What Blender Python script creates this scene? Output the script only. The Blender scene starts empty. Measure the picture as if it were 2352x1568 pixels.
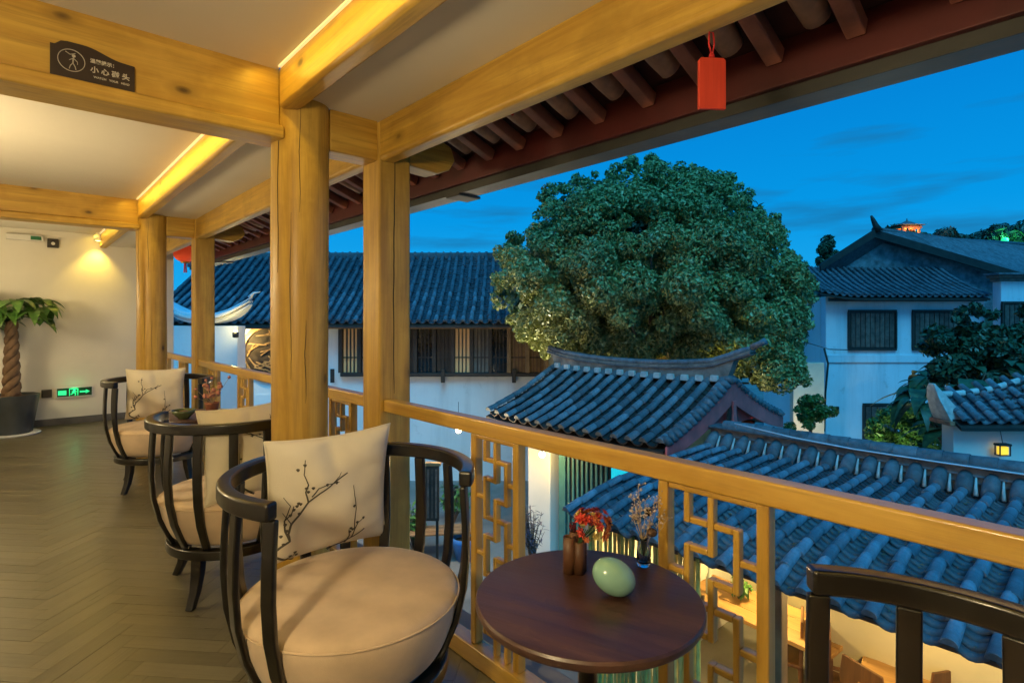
import bpy, bmesh, math, random
import numpy as np
from mathutils import Vector, Matrix

R = math.radians
rnd = random.Random(11)
scene = bpy.context.scene
COL = scene.collection

# ---------------------------------------------------------------- camera
FPX, W_PX, HORIZON = 1290.0, 2352.0, 735.0          # focal length and horizon in a 2352 px wide frame
YAW = math.atan(1144 / 1290)
SY, CY = math.sin(YAW), math.cos(YAW)
EYE = 1.30
cam = bpy.data.cameras.new('camera')
cam.sensor_width = 36.0
cam.lens = 36.0 * FPX / W_PX
cam.shift_y = -(784 - HORIZON) / W_PX
cam.clip_start, cam.clip_end = 0.02, 2000
cam_o = bpy.data.objects.new('camera', cam)
cam_o.location = (0, 0, EYE)
cam_o.rotation_euler = (R(90), 0, -YAW)
COL.objects.link(cam_o)
scene.camera = cam_o

# ---------------------------------------------------------------- sky at dusk
world = bpy.data.worlds.new('World'); scene.world = world
world.use_nodes = True
nt = world.node_tree; nt.nodes.clear()
N = nt.nodes.new; L = nt.links.new
out = N('ShaderNodeOutputWorld'); bg = N('ShaderNodeBackground'); L(bg.outputs[0], out.inputs[0])
tc = N('ShaderNodeTexCoord'); sep = N('ShaderNodeSeparateXYZ'); L(tc.outputs['Generated'], sep.inputs[0])
ramp = N('ShaderNodeValToRGB'); L(sep.outputs['Z'], ramp.inputs[0])
cr = ramp.color_ramp
cr.elements[0].position = 0.0; cr.elements[0].color = (0.012, 0.42, 0.86, 1)
cr.elements[1].position = 1.0; cr.elements[1].color = (0.0, 0.15, 0.52, 1)
e = cr.elements.new(0.17); e.color = (0.0, 0.315, 0.80, 1)
e = cr.elements.new(0.42); e.color = (0.0, 0.195, 0.64, 1)
sky = N('ShaderNodeTexSky'); sky.sky_type = 'NISHITA'; sky.sun_disc = False
sky.sun_elevation = R(4); sky.sun_rotation = R(221.6); sky.altitude = 2000
mp = N('ShaderNodeMapping'); mp.inputs['Scale'].default_value = (1.6, 1.6, 11); L(tc.outputs['Generated'], mp.inputs[0])
nz = N('ShaderNodeTexNoise'); nz.inputs['Scale'].default_value = 2.3; nz.inputs['Detail'].default_value = 5
L(mp.outputs[0], nz.inputs['Vector'])
cl = N('ShaderNodeMapRange'); cl.inputs[1].default_value = 0.54; cl.inputs[2].default_value = 0.70
cl.inputs[3].default_value = 0.0; cl.inputs[4].default_value = 0.75; L(nz.outputs['Fac'], cl.inputs[0])
mixc = N('ShaderNodeMix'); mixc.data_type = 'RGBA'
L(cl.outputs[0], mixc.inputs[0]); L(ramp.outputs[0], mixc.inputs[6]); mixc.inputs[7].default_value = (0.008, 0.17, 0.40, 1)
add = N('ShaderNodeMix'); add.data_type = 'RGBA'; add.blend_type = 'ADD'; add.inputs[0].default_value = 0.0008
L(mixc.outputs[2], add.inputs[6]); L(sky.outputs[0], add.inputs[7])
L(add.outputs[2], bg.inputs[0]); bg.inputs[1].default_value = 1.0

sun = bpy.data.lights.new('afterglow', 'SUN'); sun.energy = 2.2; sun.angle = R(30); sun.color = (.085, .58, .98)
sun_o = bpy.data.objects.new('afterglow', sun); COL.objects.link(sun_o)
sun_o.rotation_euler = (R(36), 0, -YAW)

vs = scene.view_settings
vs.view_transform = 'Standard'; vs.look = 'None'; vs.exposure = 0.0; vs.gamma = 1.0; vs.use_curve_mapping = False
cy = scene.cycles
cy.use_denoising = True
cy.use_adaptive_sampling = True; cy.adaptive_threshold = .02
cy.max_bounces = 7; cy.diffuse_bounces = 3; cy.glossy_bounces = 3; cy.transmission_bounces = 4; cy.transparent_max_bounces = 6
cy.sample_clamp_indirect = 3.0; cy.caustics_reflective = False; cy.caustics_refractive = False

# ---------------------------------------------------------------- helpers
def camw(xc, zc, z):                      # metres right of / ahead of the eye -> world
    return Vector((xc * CY + zc * SY, -xc * SY + zc * CY, z))
def at(x, y, zc):                         # photo point (2352 px frame) at a chosen distance -> world
    return camw((x - 1176) / FPX * zc, zc, EYE - (y - HORIZON) / FPX * zc)

class MB:
    """collects geometry, builds one mesh object"""
    def __init__(s): s.v = []; s.f = []
    def add(s, v, f):
        b = len(s.v); s.v.extend([tuple(p) for p in v]); s.f.extend([tuple(i + b for i in q) for q in f]); return s
    def box(s, x0, x1, y0, y1, z0, z1):
        return s.add([(x0,y0,z0),(x1,y0,z0),(x1,y1,z0),(x0,y1,z0),(x0,y0,z1),(x1,y0,z1),(x1,y1,z1),(x0,y1,z1)],
                     [(0,3,2,1),(4,5,6,7),(0,1,5,4),(1,2,6,5),(2,3,7,6),(3,0,4,7)])
    def prism(s, poly, axis, a0, a1):     # extrude a polygon; axis 0: poly=(y,z), 1: poly=(x,z), 2: poly=(x,y)
        n = len(poly)
        def mk(p, a):
            return (a, p[0], p[1]) if axis == 0 else ((p[0], a, p[1]) if axis == 1 else (p[0], p[1], a))
        v = [mk(p, a0) for p in poly] + [mk(p, a1) for p in poly]
        f = [tuple(range(n)), tuple(range(2*n-1, n-1, -1))] + [(i, i+n, (i+1) % n + n, (i+1) % n) for i in range(n)]
        return s.add(v, f)
    def rings(s, rings, closed=True, caps=True):
        n = len(rings[0]); v = [p for r in rings for p in r]; f = []
        for k in range(len(rings) - 1):
            for i in range(n if closed else n - 1):
                j = (i + 1) % n
                f.append((k*n+i, k*n+j, (k+1)*n+j, (k+1)*n+i))
        if caps:
            f.append(tuple(range(n-1, -1, -1))); m = (len(rings)-1)*n; f.append(tuple(range(m, m+n)))
        return s.add(v, f)
    def tube(s, path, rad, n=8, flat=1.0):
        path = [Vector(p) for p in path]
        if not hasattr(rad, '__len__'): rad = [rad] * len(path)
        rs = []; up = None
        for k, p in enumerate(path):
            t = (path[min(k+1, len(path)-1)] - path[max(k-1, 0)]).normalized()
            if up is None: up = Vector((0,0,1)) if abs(t.z) < .9 else Vector((1,0,0))
            a = t.cross(up).normalized(); b = a.cross(t).normalized(); up = b
            rs.append([p + (a * math.cos(q) + b * flat * math.sin(q)) * rad[k] for q in [2*math.pi*i/n for i in range(n)]])
        return s.rings(rs)
    def sweep(s, path, A, B, ha, hb):     # rectangular section; A,B: per-point axis vectors
        rs = []
        for k, p in enumerate(path):
            p = Vector(p); a = Vector(A[k]) * (ha[k] if hasattr(ha,'__len__') else ha); b = Vector(B[k]) * (hb[k] if hasattr(hb,'__len__') else hb)
            rs.append([p - a - b, p + a - b, p + a + b, p - a + b])
        return s.rings(rs)
    def lathe(s, prof, n=32, c=(0,0,0)):
        rs = [[(c[0]+r*math.cos(2*math.pi*i/n), c[1]+r*math.sin(2*math.pi*i/n), c[2]+z) for i in range(n)] for r, z in prof]
        return s.rings(rs)
    def ball(s, c, rx, ry=None, rz=None, n=12, m=8, rot=None):
        ry = ry or rx; rz = rz or rx; rs = []
        for k in range(m + 1):
            t = math.pi * k / m; q = max(math.sin(t), .02)
            ring = [Vector((rx*q*math.cos(2*math.pi*i/n), ry*q*math.sin(2*math.pi*i/n), -rz*math.cos(t))) for i in range(n)]
            if rot: ring = [rot @ p for p in ring]
            rs.append([p + Vector(c) for p in ring])
        return s.rings(rs)
    def xf(s, M):
        s.v = [tuple(M @ Vector(p)) for p in s.v]; return s
    def mesh(s, name):
        me = bpy.data.meshes.new(name); me.from_pydata(s.v, [], s.f); me.update()
        bm = bmesh.new(); bm.from_mesh(me); bmesh.ops.recalc_face_normals(bm, faces=bm.faces); bm.to_mesh(me); bm.free()
        return me
    def build(s, name, mat, parent=None, smooth=False, bevel=0.0, seg=2, sub=0):
        me = s.mesh(name); me.materials.append(mat)
        return put(name, me, parent, smooth, bevel, seg, sub)

def put(name, me, parent=None, smooth=False, bevel=0.0, seg=2, sub=0):
    o = bpy.data.objects.new(name, me); COL.objects.link(o); o.parent = parent
    if smooth: me.polygons.foreach_set('use_smooth', [True] * len(me.polygons))
    if bevel:
        m = o.modifiers.new('bevel', 'BEVEL'); m.width = bevel; m.segments = seg; m.limit_method = 'ANGLE'; m.angle_limit = R(40)
        me.polygons.foreach_set('use_smooth', [True] * len(me.polygons))
        o.modifiers.new('wn', 'WEIGHTED_NORMAL').keep_sharp = True
    if sub:
        m = o.modifiers.new('sub', 'SUBSURF'); m.levels = m.render_levels = sub
    return o

def tag(o, label, cat, group=None):
    o['label'] = label; o['category'] = cat
    if group: o['group'] = group
    return o
def struct(o): o['kind'] = 'structure'; return o
def stuff(o): o['kind'] = 'stuff'; return o
def thing(name, label, cat, loc=(0,0,0), rz=0.0, group=None):
    o = bpy.data.objects.new(name, None); o.empty_display_size = .1
    COL.objects.link(o); o.location = loc; o.rotation_euler = (0, 0, rz)
    return tag(o, label, cat, group)
def copy_tree(o, parent=None):
    c = o.copy(); COL.objects.link(c); c.parent = parent
    for ch in o.children: copy_tree(ch, c)
    return c
def lamp(kind, loc, energy, color, parent=None, size=.05, rot=None, spot=None, blend=.6, size_y=None):
    d = bpy.data.lights.new('glow', kind); d.energy = energy; d.color = color
    if kind == 'AREA':
        d.size = size
        if size_y: d.shape = 'RECTANGLE'; d.size_y = size_y
    elif kind in ('POINT', 'SPOT'): d.shadow_soft_size = size
    if spot: d.spot_size = R(spot); d.spot_blend = blend
    o = bpy.data.objects.new('glow', d); COL.objects.link(o); o.location = loc; o.parent = parent
    if rot: o.rotation_euler = rot
    return o

# ---------------------------------------------------------------- materials
def new_mat(name):
    m = bpy.data.materials.new(name); m.use_nodes = True
    t = m.node_tree; b = t.nodes['Principled BSDF']
    return m, t, b
def mix_node(t, a, b, fac=None, blend='MIX'):
    n = t.nodes.new('ShaderNodeMix'); n.data_type = 'RGBA'; n.blend_type = blend
    for sock, val in ((n.inputs[6], a), (n.inputs[7], b), (n.inputs[0], fac)):
        if val is None: continue
        if hasattr(val, 'is_output'): t.links.new(val, sock)
        elif isinstance(val, (int, float)): sock.default_value = val
        else: sock.default_value = (*val, 1)
    return n.outputs[2]
def noise(t, scale, stretch=(1,1,1), detail=4, rough=.55, coord='Object', loc=(0,0,0), dist=0.0):
    c = t.nodes.new('ShaderNodeTexCoord'); mp = t.nodes.new('ShaderNodeMapping'); n = t.nodes.new('ShaderNodeTexNoise')
    mp.inputs['Scale'].default_value = stretch; mp.inputs['Location'].default_value = loc
    n.inputs['Scale'].default_value = scale; n.inputs['Detail'].default_value = detail; n.inputs['Roughness'].default_value = rough
    n.inputs['Distortion'].default_value = dist
    t.links.new(c.outputs[coord], mp.inputs[0]); t.links.new(mp.outputs[0], n.inputs['Vector'])
    return n.outputs['Fac']
def rng(t, src, a, b, lo=0.0, hi=1.0):
    n = t.nodes.new('ShaderNodeMapRange'); t.links.new(src, n.inputs[0])
    for i, v in enumerate((a, b, lo, hi)): n.inputs[i+1].default_value = v
    return n.outputs[0]
def bump(t, b, src, strength=.3, dist=.01):
    n = t.nodes.new('ShaderNodeBump'); n.inputs['Strength'].default_value = strength; n.inputs['Distance'].default_value = dist
    t.links.new(src, n.inputs['Height']); t.links.new(n.outputs[0], b.inputs['Normal'])
def obj_random(t, lo, hi):
    n = t.nodes.new('ShaderNodeObjectInfo'); return rng(t, n.outputs['Random'], 0, 1, lo, hi)
def times(t, col, fac):
    n = t.nodes.new('ShaderNodeVectorMath'); n.operation = 'SCALE'
    t.links.new(col, n.inputs[0]); t.links.new(fac, n.inputs['Scale']); return n.outputs[0]

def plain(name, col, rough=.6, var=.25, scale=6, bmp=.15, bscale=40, metal=0, coat=0, spec=.5, randomise=0, coord='Object', sheen=0):
    m, t, b = new_mat(name)
    f = rng(t, noise(t, scale, detail=5, coord=coord), .3, .7)
    c = mix_node(t, [x*(1-var) for x in col], [min(1, x*(1+var)) for x in col], f)
    if randomise: c = times(t, c, obj_random(t, 1-randomise, 1+randomise))
    t.links.new(c, b.inputs['Base Color'])
    b.inputs['Roughness'].default_value = rough; b.inputs['Metallic'].default_value = metal
    b.inputs['Coat Weight'].default_value = coat; b.inputs['Specular IOR Level'].default_value = spec
    b.inputs['Sheen Weight'].default_value = sheen
    if bmp: bump(t, b, noise(t, bscale, detail=5, coord=coord), bmp, .004)
    return m
def weathered(name, col, rough=.92, streak=.35):
    m, t, b = new_mat(name)
    c = mix_node(t, [x*.90 for x in col], [min(1, x*1.06) for x in col], rng(t, noise(t, .8, detail=5), .3, .7))
    c = mix_node(t, c, [x*.55 for x in col], rng(t, noise(t, 1.0, (3.2,3.2,.28), 6, .65, loc=(2,5,1)), .50, .72, 0, streak))
    c = mix_node(t, c, (.30,.27,.22), rng(t, noise(t, 2.6, detail=7, rough=.7, loc=(9,4,2)), .60, .74, 0, streak*1.1))
    t.links.new(c, b.inputs['Base Color']); b.inputs['Roughness'].default_value = rough
    bump(t, b, noise(t, 12, detail=6), .25, .01); return m
def emit(name, col, strength):
    m, t, b = new_mat(name)
    b.inputs['Base Color'].default_value = (*[min(1, c) for c in col], 1)
    b.inputs['Emission Color'].default_value = (*col, 1); b.inputs['Emission Strength'].default_value = strength
    return m
def wood(name, dark, light, axis, rough=.38, knots=True, coat=.15, grain=1.0, fine=.35, randomise=0, mottle=.0):
    m, t, b = new_mat(name)
    st = [26, 26, 26]; st[axis] = 1.1
    st2 = [6, 6, 6]; st2[axis] = .5
    g1 = noise(t, 2.2*grain, st, 7, .68, dist=.3); g2 = noise(t, 1.6*grain, st2, 4, .6, dist=1.4)
    if randomise:                                   # every board shows another stretch of grain
        oi = t.nodes.new('ShaderNodeObjectInfo')
        sc = t.nodes.new('ShaderNodeMath'); sc.operation = 'MULTIPLY'; sc.inputs[1].default_value = 60; t.links.new(oi.outputs['Random'], sc.inputs[0])
        for mpn in [n for n in t.nodes if n.type == 'MAPPING']: t.links.new(sc.outputs[0], mpn.inputs['Location'])
    c = mix_node(t, dark, light, rng(t, g2, .34, .66))
    c = mix_node(t, c, [x*.5 for x in dark], rng(t, g1, .50, .76, 0, fine))
    if mottle:                                      # hand-worn, unevenly oiled patches and grime
        c = mix_node(t, c, [x*.62 for x in dark], rng(t, noise(t, 3.3, (1,1,1), 6, .65, loc=(7,2,5)), .50, .74, 0, mottle))
        c = mix_node(t, c, [min(1, x*1.25+.03) for x in light], rng(t, noise(t, 2.1, (1,1,1), 5, .6, loc=(1,9,3)), .56, .78, 0, mottle))
    if knots:
        co = t.nodes.new('ShaderNodeTexCoord'); mp = t.nodes.new('ShaderNodeMapping'); vo = t.nodes.new('ShaderNodeTexVoronoi')
        s3 = [4.2, 4.2, 4.2]; s3[axis] = 2.2; mp.inputs['Scale'].default_value = s3; vo.inputs['Scale'].default_value = 1.0
        t.links.new(co.outputs['Object'], mp.inputs[0]); t.links.new(mp.outputs[0], vo.inputs['Vector'])
        c = mix_node(t, c, [x*.45 for x in dark], rng(t, vo.outputs['Distance'], .05, .16, .55, 0))
        c = mix_node(t, c, (.040, .015, .004), rng(t, vo.outputs['Distance'], .030, .075, .85, 0))
    if randomise: c = times(t, c, obj_random(t, 1-randomise, 1+randomise))
    t.links.new(c, b.inputs['Base Color'])
    b.inputs['Coat Weight'].default_value = coat; b.inputs['Coat Roughness'].default_value = .28
    t.links.new(rng(t, g2, .3, .7, rough-.07, rough+.13), b.inputs['Roughness'])
    bump(t, b, g1, .30, .004)
    return m

PINE_D, PINE_L = (.44, .245, .034), (.66, .42, .075)
M = {}
for k, ax in (('x',0),('y',1),('z',2)):
    M['pine_'+k] = wood('honey_pine_'+k, PINE_D, PINE_L, ax, rough=.46, coat=.16, fine=.6, mottle=.5)
    M['rail_'+k] = wood('rail_pine_'+k, (.50,.27,.034), (.68,.42,.075), ax, rough=.42, knots=(k=='y'), coat=.55, fine=.5, mottle=.35)
for q in 'xyz':
    bb = M['rail_'+q].node_tree.nodes['Principled BSDF']; bb.inputs['Coat IOR'].default_value = 1.9; bb.inputs['Coat Roughness'].default_value = .22
M['lacquer'] = plain('black_lacquer', (.0060,.005,.0044), rough=.28, var=.5, scale=9, bmp=.10, bscale=70, coat=.25)
M['walnut'] = wood('dark_walnut', (.034,.015,.012), (.075,.033,.025), 1, rough=.36, knots=False, coat=.15, fine=.6, mottle=.3)
M['seat'] = plain('beige_velvet', (.66,.50,.345), rough=.85, var=.14, scale=7, bmp=.22, bscale=420, sheen=.25)
M['pillow'] = plain('cream_linen', (.84,.765,.61), rough=.8, var=.06, scale=7, bmp=.25, bscale=300, sheen=.1)
M['ink'] = plain('ink_print', (.085,.078,.060), rough=.85, var=.3, scale=40, bmp=0)
M['plaster'] = plain('white_plaster', (.80,.77,.69), rough=.9, var=.05, scale=1.7, bmp=.15, bscale=25)
M['outer_plaster'] = weathered('limewashed_plaster', (.77,.77,.75))
M['blue_plaster'] = weathered('weathered_limewash', (.74,.77,.80), streak=.45)
M['ceiling'] = plain('ceiling_plaster', (.80,.75,.64), rough=.9, var=.04, scale=1.2, bmp=.08, bscale=12)
M['baseboard'] = plain('grey_baseboard', (.10,.10,.10), rough=.6, var=.2)
M['plank'] = wood('parquet_oak', (.098,.087,.052), (.140,.126,.078), 0, rough=.34, knots=False, coat=.25, fine=.4, randomise=.15, mottle=.35)
M['plank_rest'] = wood('parquet_oak_rest', (.098,.087,.052), (.140,.126,.078), 0, rough=.34, knots=False, coat=.08, fine=.35)
M['joint'] = plain('dark_joint', (.055,.043,.025), rough=.9, var=.2)
def tile_mat(name, col, rough=.5, randomise=.3, stain=.6):
    m, t, b = new_mat(name)
    c = mix_node(t, [x*.5 for x in col], [x*1.35 for x in col], rng(t, noise(t, 9, detail=6, rough=.7), .3, .7))
    oi = t.nodes.new('ShaderNodeTexCoord')
    c = mix_node(t, c, (.022,.024,.026), rng(t, noise(t, 1.7, detail=6, rough=.7, loc=(3,3,1)), .48, .66, 0, stain))
    c = mix_node(t, c, (.20,.21,.19), rng(t, noise(t, 21, detail=5, rough=.7, loc=(8,1,4)), .62, .76, 0, .7))
    c = times(t, c, obj_random(t, 1-randomise, 1+randomise)) if randomise else c
    t.links.new(c, b.inputs['Base Color']); b.inputs['Roughness'].default_value = rough
    t.links.new(rng(t, noise(t, 5, detail=4), .3, .7, rough-.12, rough+.2), b.inputs['Roughness'])
    bump(t, b, noise(t, 30, detail=6, rough=.7), .5, .008)
    return m
M['tile'] = tile_mat('grey_clay_tile', (.150,.180,.212), .46, .34)
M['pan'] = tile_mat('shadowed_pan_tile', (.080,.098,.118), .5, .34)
M['tile_mid'] = tile_mat('dark_clay_tile', (.130,.148,.165), .52, .40)
M['tile_old'] = tile_mat('old_grey_tile', (.125,.140,.155), .60, .25)
M['mortar'] = plain('pale_mortar', (.55,.54,.50), rough=.9, var=.25, scale=12)
M['ridge'] = plain('ridge_mortar', (.19,.165,.14), rough=.9, var=.4, scale=7, bmp=.4)
M['rafter'] = plain('oxblood_rafter', (.30,.105,.065), rough=.55, var=.45, scale=7, bmp=.35, bscale=30)
M['log'] = plain('brown_log_rafter', (.38,.20,.115), rough=.5, var=.5, scale=9, bmp=.5, bscale=26)
M['fascia'] = plain('dark_red_fascia', (.080,.011,.012), rough=.5, var=.3, scale=3)
M['deck'] = plain('red_brown_deck', (.075,.020,.014), rough=.8, var=.4, scale=5)
M['gutter'] = plain('galvanised_gutter', (.16,.165,.17), rough=.45, var=.35, scale=2.2, metal=.35)
M['gutter_dark'] = plain('dark_gutter_side', (.040,.042,.043), rough=.5, var=.3, scale=3)
M['red_tag'] = wood('red_wooden_tag', (.62,.045,.02), (.78,.075,.035), 2, rough=.5, knots=False, coat=0, fine=.25)
M['red_cord'] = plain('red_cord', (.55,.02,.02), rough=.7, var=.2)
M['sign'] = plain('black_sign', (.020,.010,.007), rough=.45, var=.2, coat=.2)
M['white_print'] = plain('pale_print', (.62,.60,.53), rough=.6, var=.1, bmp=0)
M['white_plastic'] = plain('white_plastic', (.75,.75,.72), rough=.4, var=.04)
M['black_plastic'] = plain('black_plastic', (.02,.018,.016), rough=.4, var=.2)
M['pot'] = plain('slate_pot', (.040,.052,.068), rough=.5, var=.4, scale=4)
M['soil'] = plain('potting_soil', (.09,.045,.022), rough=.95, var=.4, scale=30)
M['bark'] = plain('brown_bark', (.150,.095,.060), rough=.85, var=.4, scale=12, bmp=.6, bscale=30)
M['celadon'] = plain('celadon_glaze', (.25,.48,.40), rough=.22, var=.12, scale=9, bmp=.05, coat=.5)
M['teal_paint'] = plain('teal_painted_wood', (.06,.20,.19), rough=.5, var=.2)
M['brown_wood'] = wood('brown_wood', (.115,.048,.018), (.21,.095,.036), 2, rough=.42, knots=False, coat=.15)
M['vase_wood'] = wood('dark_split_log', (.055,.022,.010), (.13,.052,.022), 2, rough=.5, knots=False, coat=.05)
M['room_plaster'] = plain('yellow_cream_wall', (.76,.66,.42), rough=.9, var=.08, scale=1.5)
M['oak_x'] = wood('warm_oak', (.42,.22,.07), (.58,.33,.12), 1, rough=.45, knots=False, coat=.1)
M['dark_wood'] = plain('blackened_timber', (.030,.020,.014), rough=.6, var=.4, scale=5)
M['tan_wood'] = plain('tan_timber', (.26,.15,.065), rough=.6, var=.3, scale=5)
M['shutter'] = plain('grey_shutter', (.115,.080,.062), rough=.75, var=.45, scale=9, randomise=.35)
M['paving'] = plain('stone_paving', (.22,.21,.19), rough=.8, var=.3, scale=1.3, bmp=.3, bscale=8)
M['red_paint'] = plain('faded_red_paint', (.70,.12,.11), rough=.65, var=.35, scale=2.5)
M['dark_glass'] = plain('dark_glass', (.012,.014,.016), rough=.08, var=.1, bmp=0)
M['wire'] = plain('white_cable', (.70,.70,.72), rough=.5, var=.05)
def foliage(name, c1, c2, c3, scale=1.2, rough=.45, trans=.15, speck=5):
    m, t, b = new_mat(name)
    a = mix_node(t, c1, c2, rng(t, noise(t, scale, detail=2), .35, .65))
    a = mix_node(t, a, c3, rng(t, noise(t, scale*speck, detail=3, loc=(3,1,2)), .46, .66))
    t.links.new(a, b.inputs['Base Color']); b.inputs['Roughness'].default_value = rough
    b.inputs['Transmission Weight'].default_value = 0.0
    b.inputs['Subsurface Weight'].default_value = 0.0
    return m
M['leaf_tree'] = foliage('camphor_leaves', (.130,.155,.034), (.280,.300,.080), (.480,.470,.180), 1.1, speck=11)
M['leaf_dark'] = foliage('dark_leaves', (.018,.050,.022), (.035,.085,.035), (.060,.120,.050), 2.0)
M['leaf_green'] = foliage('green_leaves', (.030,.110,.018), (.060,.170,.030), (.110,.230,.050), 3.0)
M['leaf_pot'] = foliage('money_tree_leaves', (.028,.095,.016), (.060,.160,.028), (.110,.230,.050), 6.0, rough=.35)
M['bark_far'] = M['bark']
WARM = (1.0, .66, .20); WARM2 = (1.0, .76, .42)
# ================================================================ THE GALLERY (upper floor, z = 0)
X0, X1, Y0, Y1 = -1.7, 1.40, -2.2, 8.95
fl = MB().box(X0, X1, Y0, Y1, -.20, -.013).build('floor', M['joint']); struct(fl)

def clip(poly, x0, x1, y0, y1):
    for ax, lim, sg in ((0, x0, 1), (0, x1, -1), (1, y0, 1), (1, y1, -1)):
        out_p = []
        for i in range(len(poly)):
            a, b = poly[i-1], poly[i]
            ia, ib = (a[ax]-lim)*sg >= 0, (b[ax]-lim)*sg >= 0
            if ia != ib:
                t = (lim - a[ax]) / (b[ax] - a[ax]); out_p.append((a[0]+t*(b[0]-a[0]), a[1]+t*(b[1]-a[1])))
            if ib: out_p.append(b)
        poly = out_p
        if not poly: return poly
    return poly
PW, PN = .080, 5                                  # herringbone boards, 8 x 40 cm
plank_me = MB().box(.0007, PW*PN-.0007, .0007, PW-.0007, -.0125, 0).mesh('plank'); plank_me.materials.append(M['plank'])
rest = MB(); A45 = R(45) - R(2)
Rp = Matrix.Rotation(A45, 4, 'Z')
n_pl = 0; boards = []
for i in range(-140, 140):
    for j in range(-30, 30):
        for kind in (0, 1):
            ox, oy = (i + PN*j) * PW, (i - PN*j) * PW
            if kind == 0: loc = Matrix.Translation((ox, oy, 0))
            else: loc = Matrix.Translation((ox + PW, oy + PW, 0)) @ Matrix.Rotation(R(90), 4, 'Z')
            Mx = Rp @ loc
            c = Mx @ Vector((PW*PN/2, PW/2, 0))
            if not (X0-.3 < c.x < X1+.3 and Y0-.3 < c.y < Y1+.3): continue
            dz = rnd.uniform(-.0009, 0)
            corners = [Mx @ Vector(p) for p in ((.0007,.0007,0),(PW*PN-.0007,.0007,0),(PW*PN-.0007,PW-.0007,0),(.0007,PW-.0007,0))]
            poly = clip([(p.x, p.y) for p in corners], X0+.001, X1-.06, Y0+.001, Y1-.001)
            if len(poly) < 3: continue
            zc = c.x*SY + c.y*CY
            full = all(X0 < p.x < X1-.06 and Y0 < p.y < Y1 for p in corners)
            boards.append((zc if zc > 1.75 and -.24 < c.x < 1.33 else 99, len(boards), full, Mx, poly, dz))
for (zc, _, full, Mx, poly, dz) in sorted(boards, key=lambda q: q[:2]):
    if zc < 99 and n_pl < 300:                    # the boards that show largest are pieces of their own
        if full:
            o = bpy.data.objects.new('plank', plank_me); COL.objects.link(o); o.parent = fl
        else:
            Mi = Mx.inverted(); loc_p = [Mi @ Vector((p[0], p[1], 0)) for p in poly]
            o = MB().prism([(p.x, p.y) for p in loc_p], 2, -.0125, 0).build('plank', M['plank'], fl)
        o.matrix_local = Matrix.Translation((0,0,dz)) @ Mx; n_pl += 1
    else: rest.prism(poly, 2, -.0125, dz)
stuff(rest.build('parquet', M['plank_rest'], fl))

# ceilings, walls
for nm, (a, b, c, d, z0, z1) in enumerate((( X0, .825, Y0, 2.405, 2.345, 2.42), (X0, .825, 2.525, 5.99, 2.375, 2.42), (X0, .825, 6.11, 8.95, 2.40, 2.45),
                              (.905, 1.40, Y0, 2.40, 2.235, 2.30), (.905, 1.40, 2.53, 5.985, 2.255, 2.31), (.905, 1.40, 6.115, 8.95, 2.26, 2.32))):
    struct(MB().box(a, b, c, d, z0, z1).build('ceiling', M['ceiling']))
w = tag(MB().box(X0, 1.66, 8.95, 9.17, -.2, 2.46).build('end_wall', M['plaster'], bevel=.006), 'cream plaster end wall behind the potted tree and exit sign', 'wall')
MB().box(X0, 1.655, 8.935, 8.949, 0, .085).build('baseboard', M['baseboard'], w, bevel=.003)
w = tag(MB().box(X0-.2, X0, Y0, 8.95, -.2, 2.46).build('room_wall', M['plaster']), 'cream plaster wall along the inner side of the gallery', 'wall')
w = tag(MB().box(X0-.2, 1.40, Y0-.2, Y0, -.2, 2.46).build('rear_wall', M['plaster']), 'cream plaster wall closing the near end of the gallery', 'wall')
# floor edge / concrete ledge outside the railing
ledge = tag(MB().box(1.341, 1.52, Y0, 8.95, -.22, -.004).build('ledge', M['paving'], bevel=.006), 'grey stone ledge outside the foot of the railing', 'ledge')

def pillar(y, label, top):
    n = 40; rs = []
    for z in np.linspace(0.0, top, 26):
        rr = .119 + .0025*math.sin(z*3.1+y) + (.004 if z < .1 else 0)
        rs.append([(rr*(1+.012*math.sin(2*a+z*1.3+y)+.006*math.sin(5*a+y*2))*math.cos(a)+.004*math.sin(z*1.7+y), rr*(1+.010*math.sin(3*a+z))*math.sin(a), z) for a in [2*math.pi*i/n for i in range(n)]])
    o = MB().rings(rs).build('round_pillar', M['pine_z'], None, smooth=True); o.location = (.944, y, 0)
    cr_ = random.Random(int(y*10))
    for (a0_, z0_, z1_) in ((-2.25, 1.05, 1.75), (-1.75, .95, 1.30), (-2.75, 1.5, 2.15), (-1.95, 1.75, 2.2)):   # drying checks in the log
        P_, A_, B_, h_ = [], [], [], []
        for k in range(22):
            z = z0_ + (z1_-z0_)*k/21; a_ = a0_ + cr_.uniform(-.006,.006) + .02*math.sin(k*.4)
            rr = .119 + .0025*math.sin(z*3.1+y); rx = rr*(1+.012*math.sin(2*a_+z*1.3+y)+.006*math.sin(5*a_+y*2)); ry = rr*(1+.010*math.sin(3*a_+z))
            P_.append(((rx+.0004)*math.cos(a_)+.004*math.sin(z*1.7+y), (ry+.0004)*math.sin(a_), z)); A_.append((-math.sin(a_), math.cos(a_), 0)); B_.append((math.cos(a_), math.sin(a_), 0)); h_.append(.0003+.0013*math.sin(math.pi*k/21)**.6)
        MB().sweep(P_, A_, B_, h_, .0008).build('crack', M['joint'], o)
    return tag(o, label, 'pillar', 'round timber pillars of the gallery')
pillar(2.465, 'thick round honey-coloured timber pillar between the two nearest chairs', 2.345)
pillar(6.05, 'round honey-coloured timber pillar behind the farthest armchair', 2.40)

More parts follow.
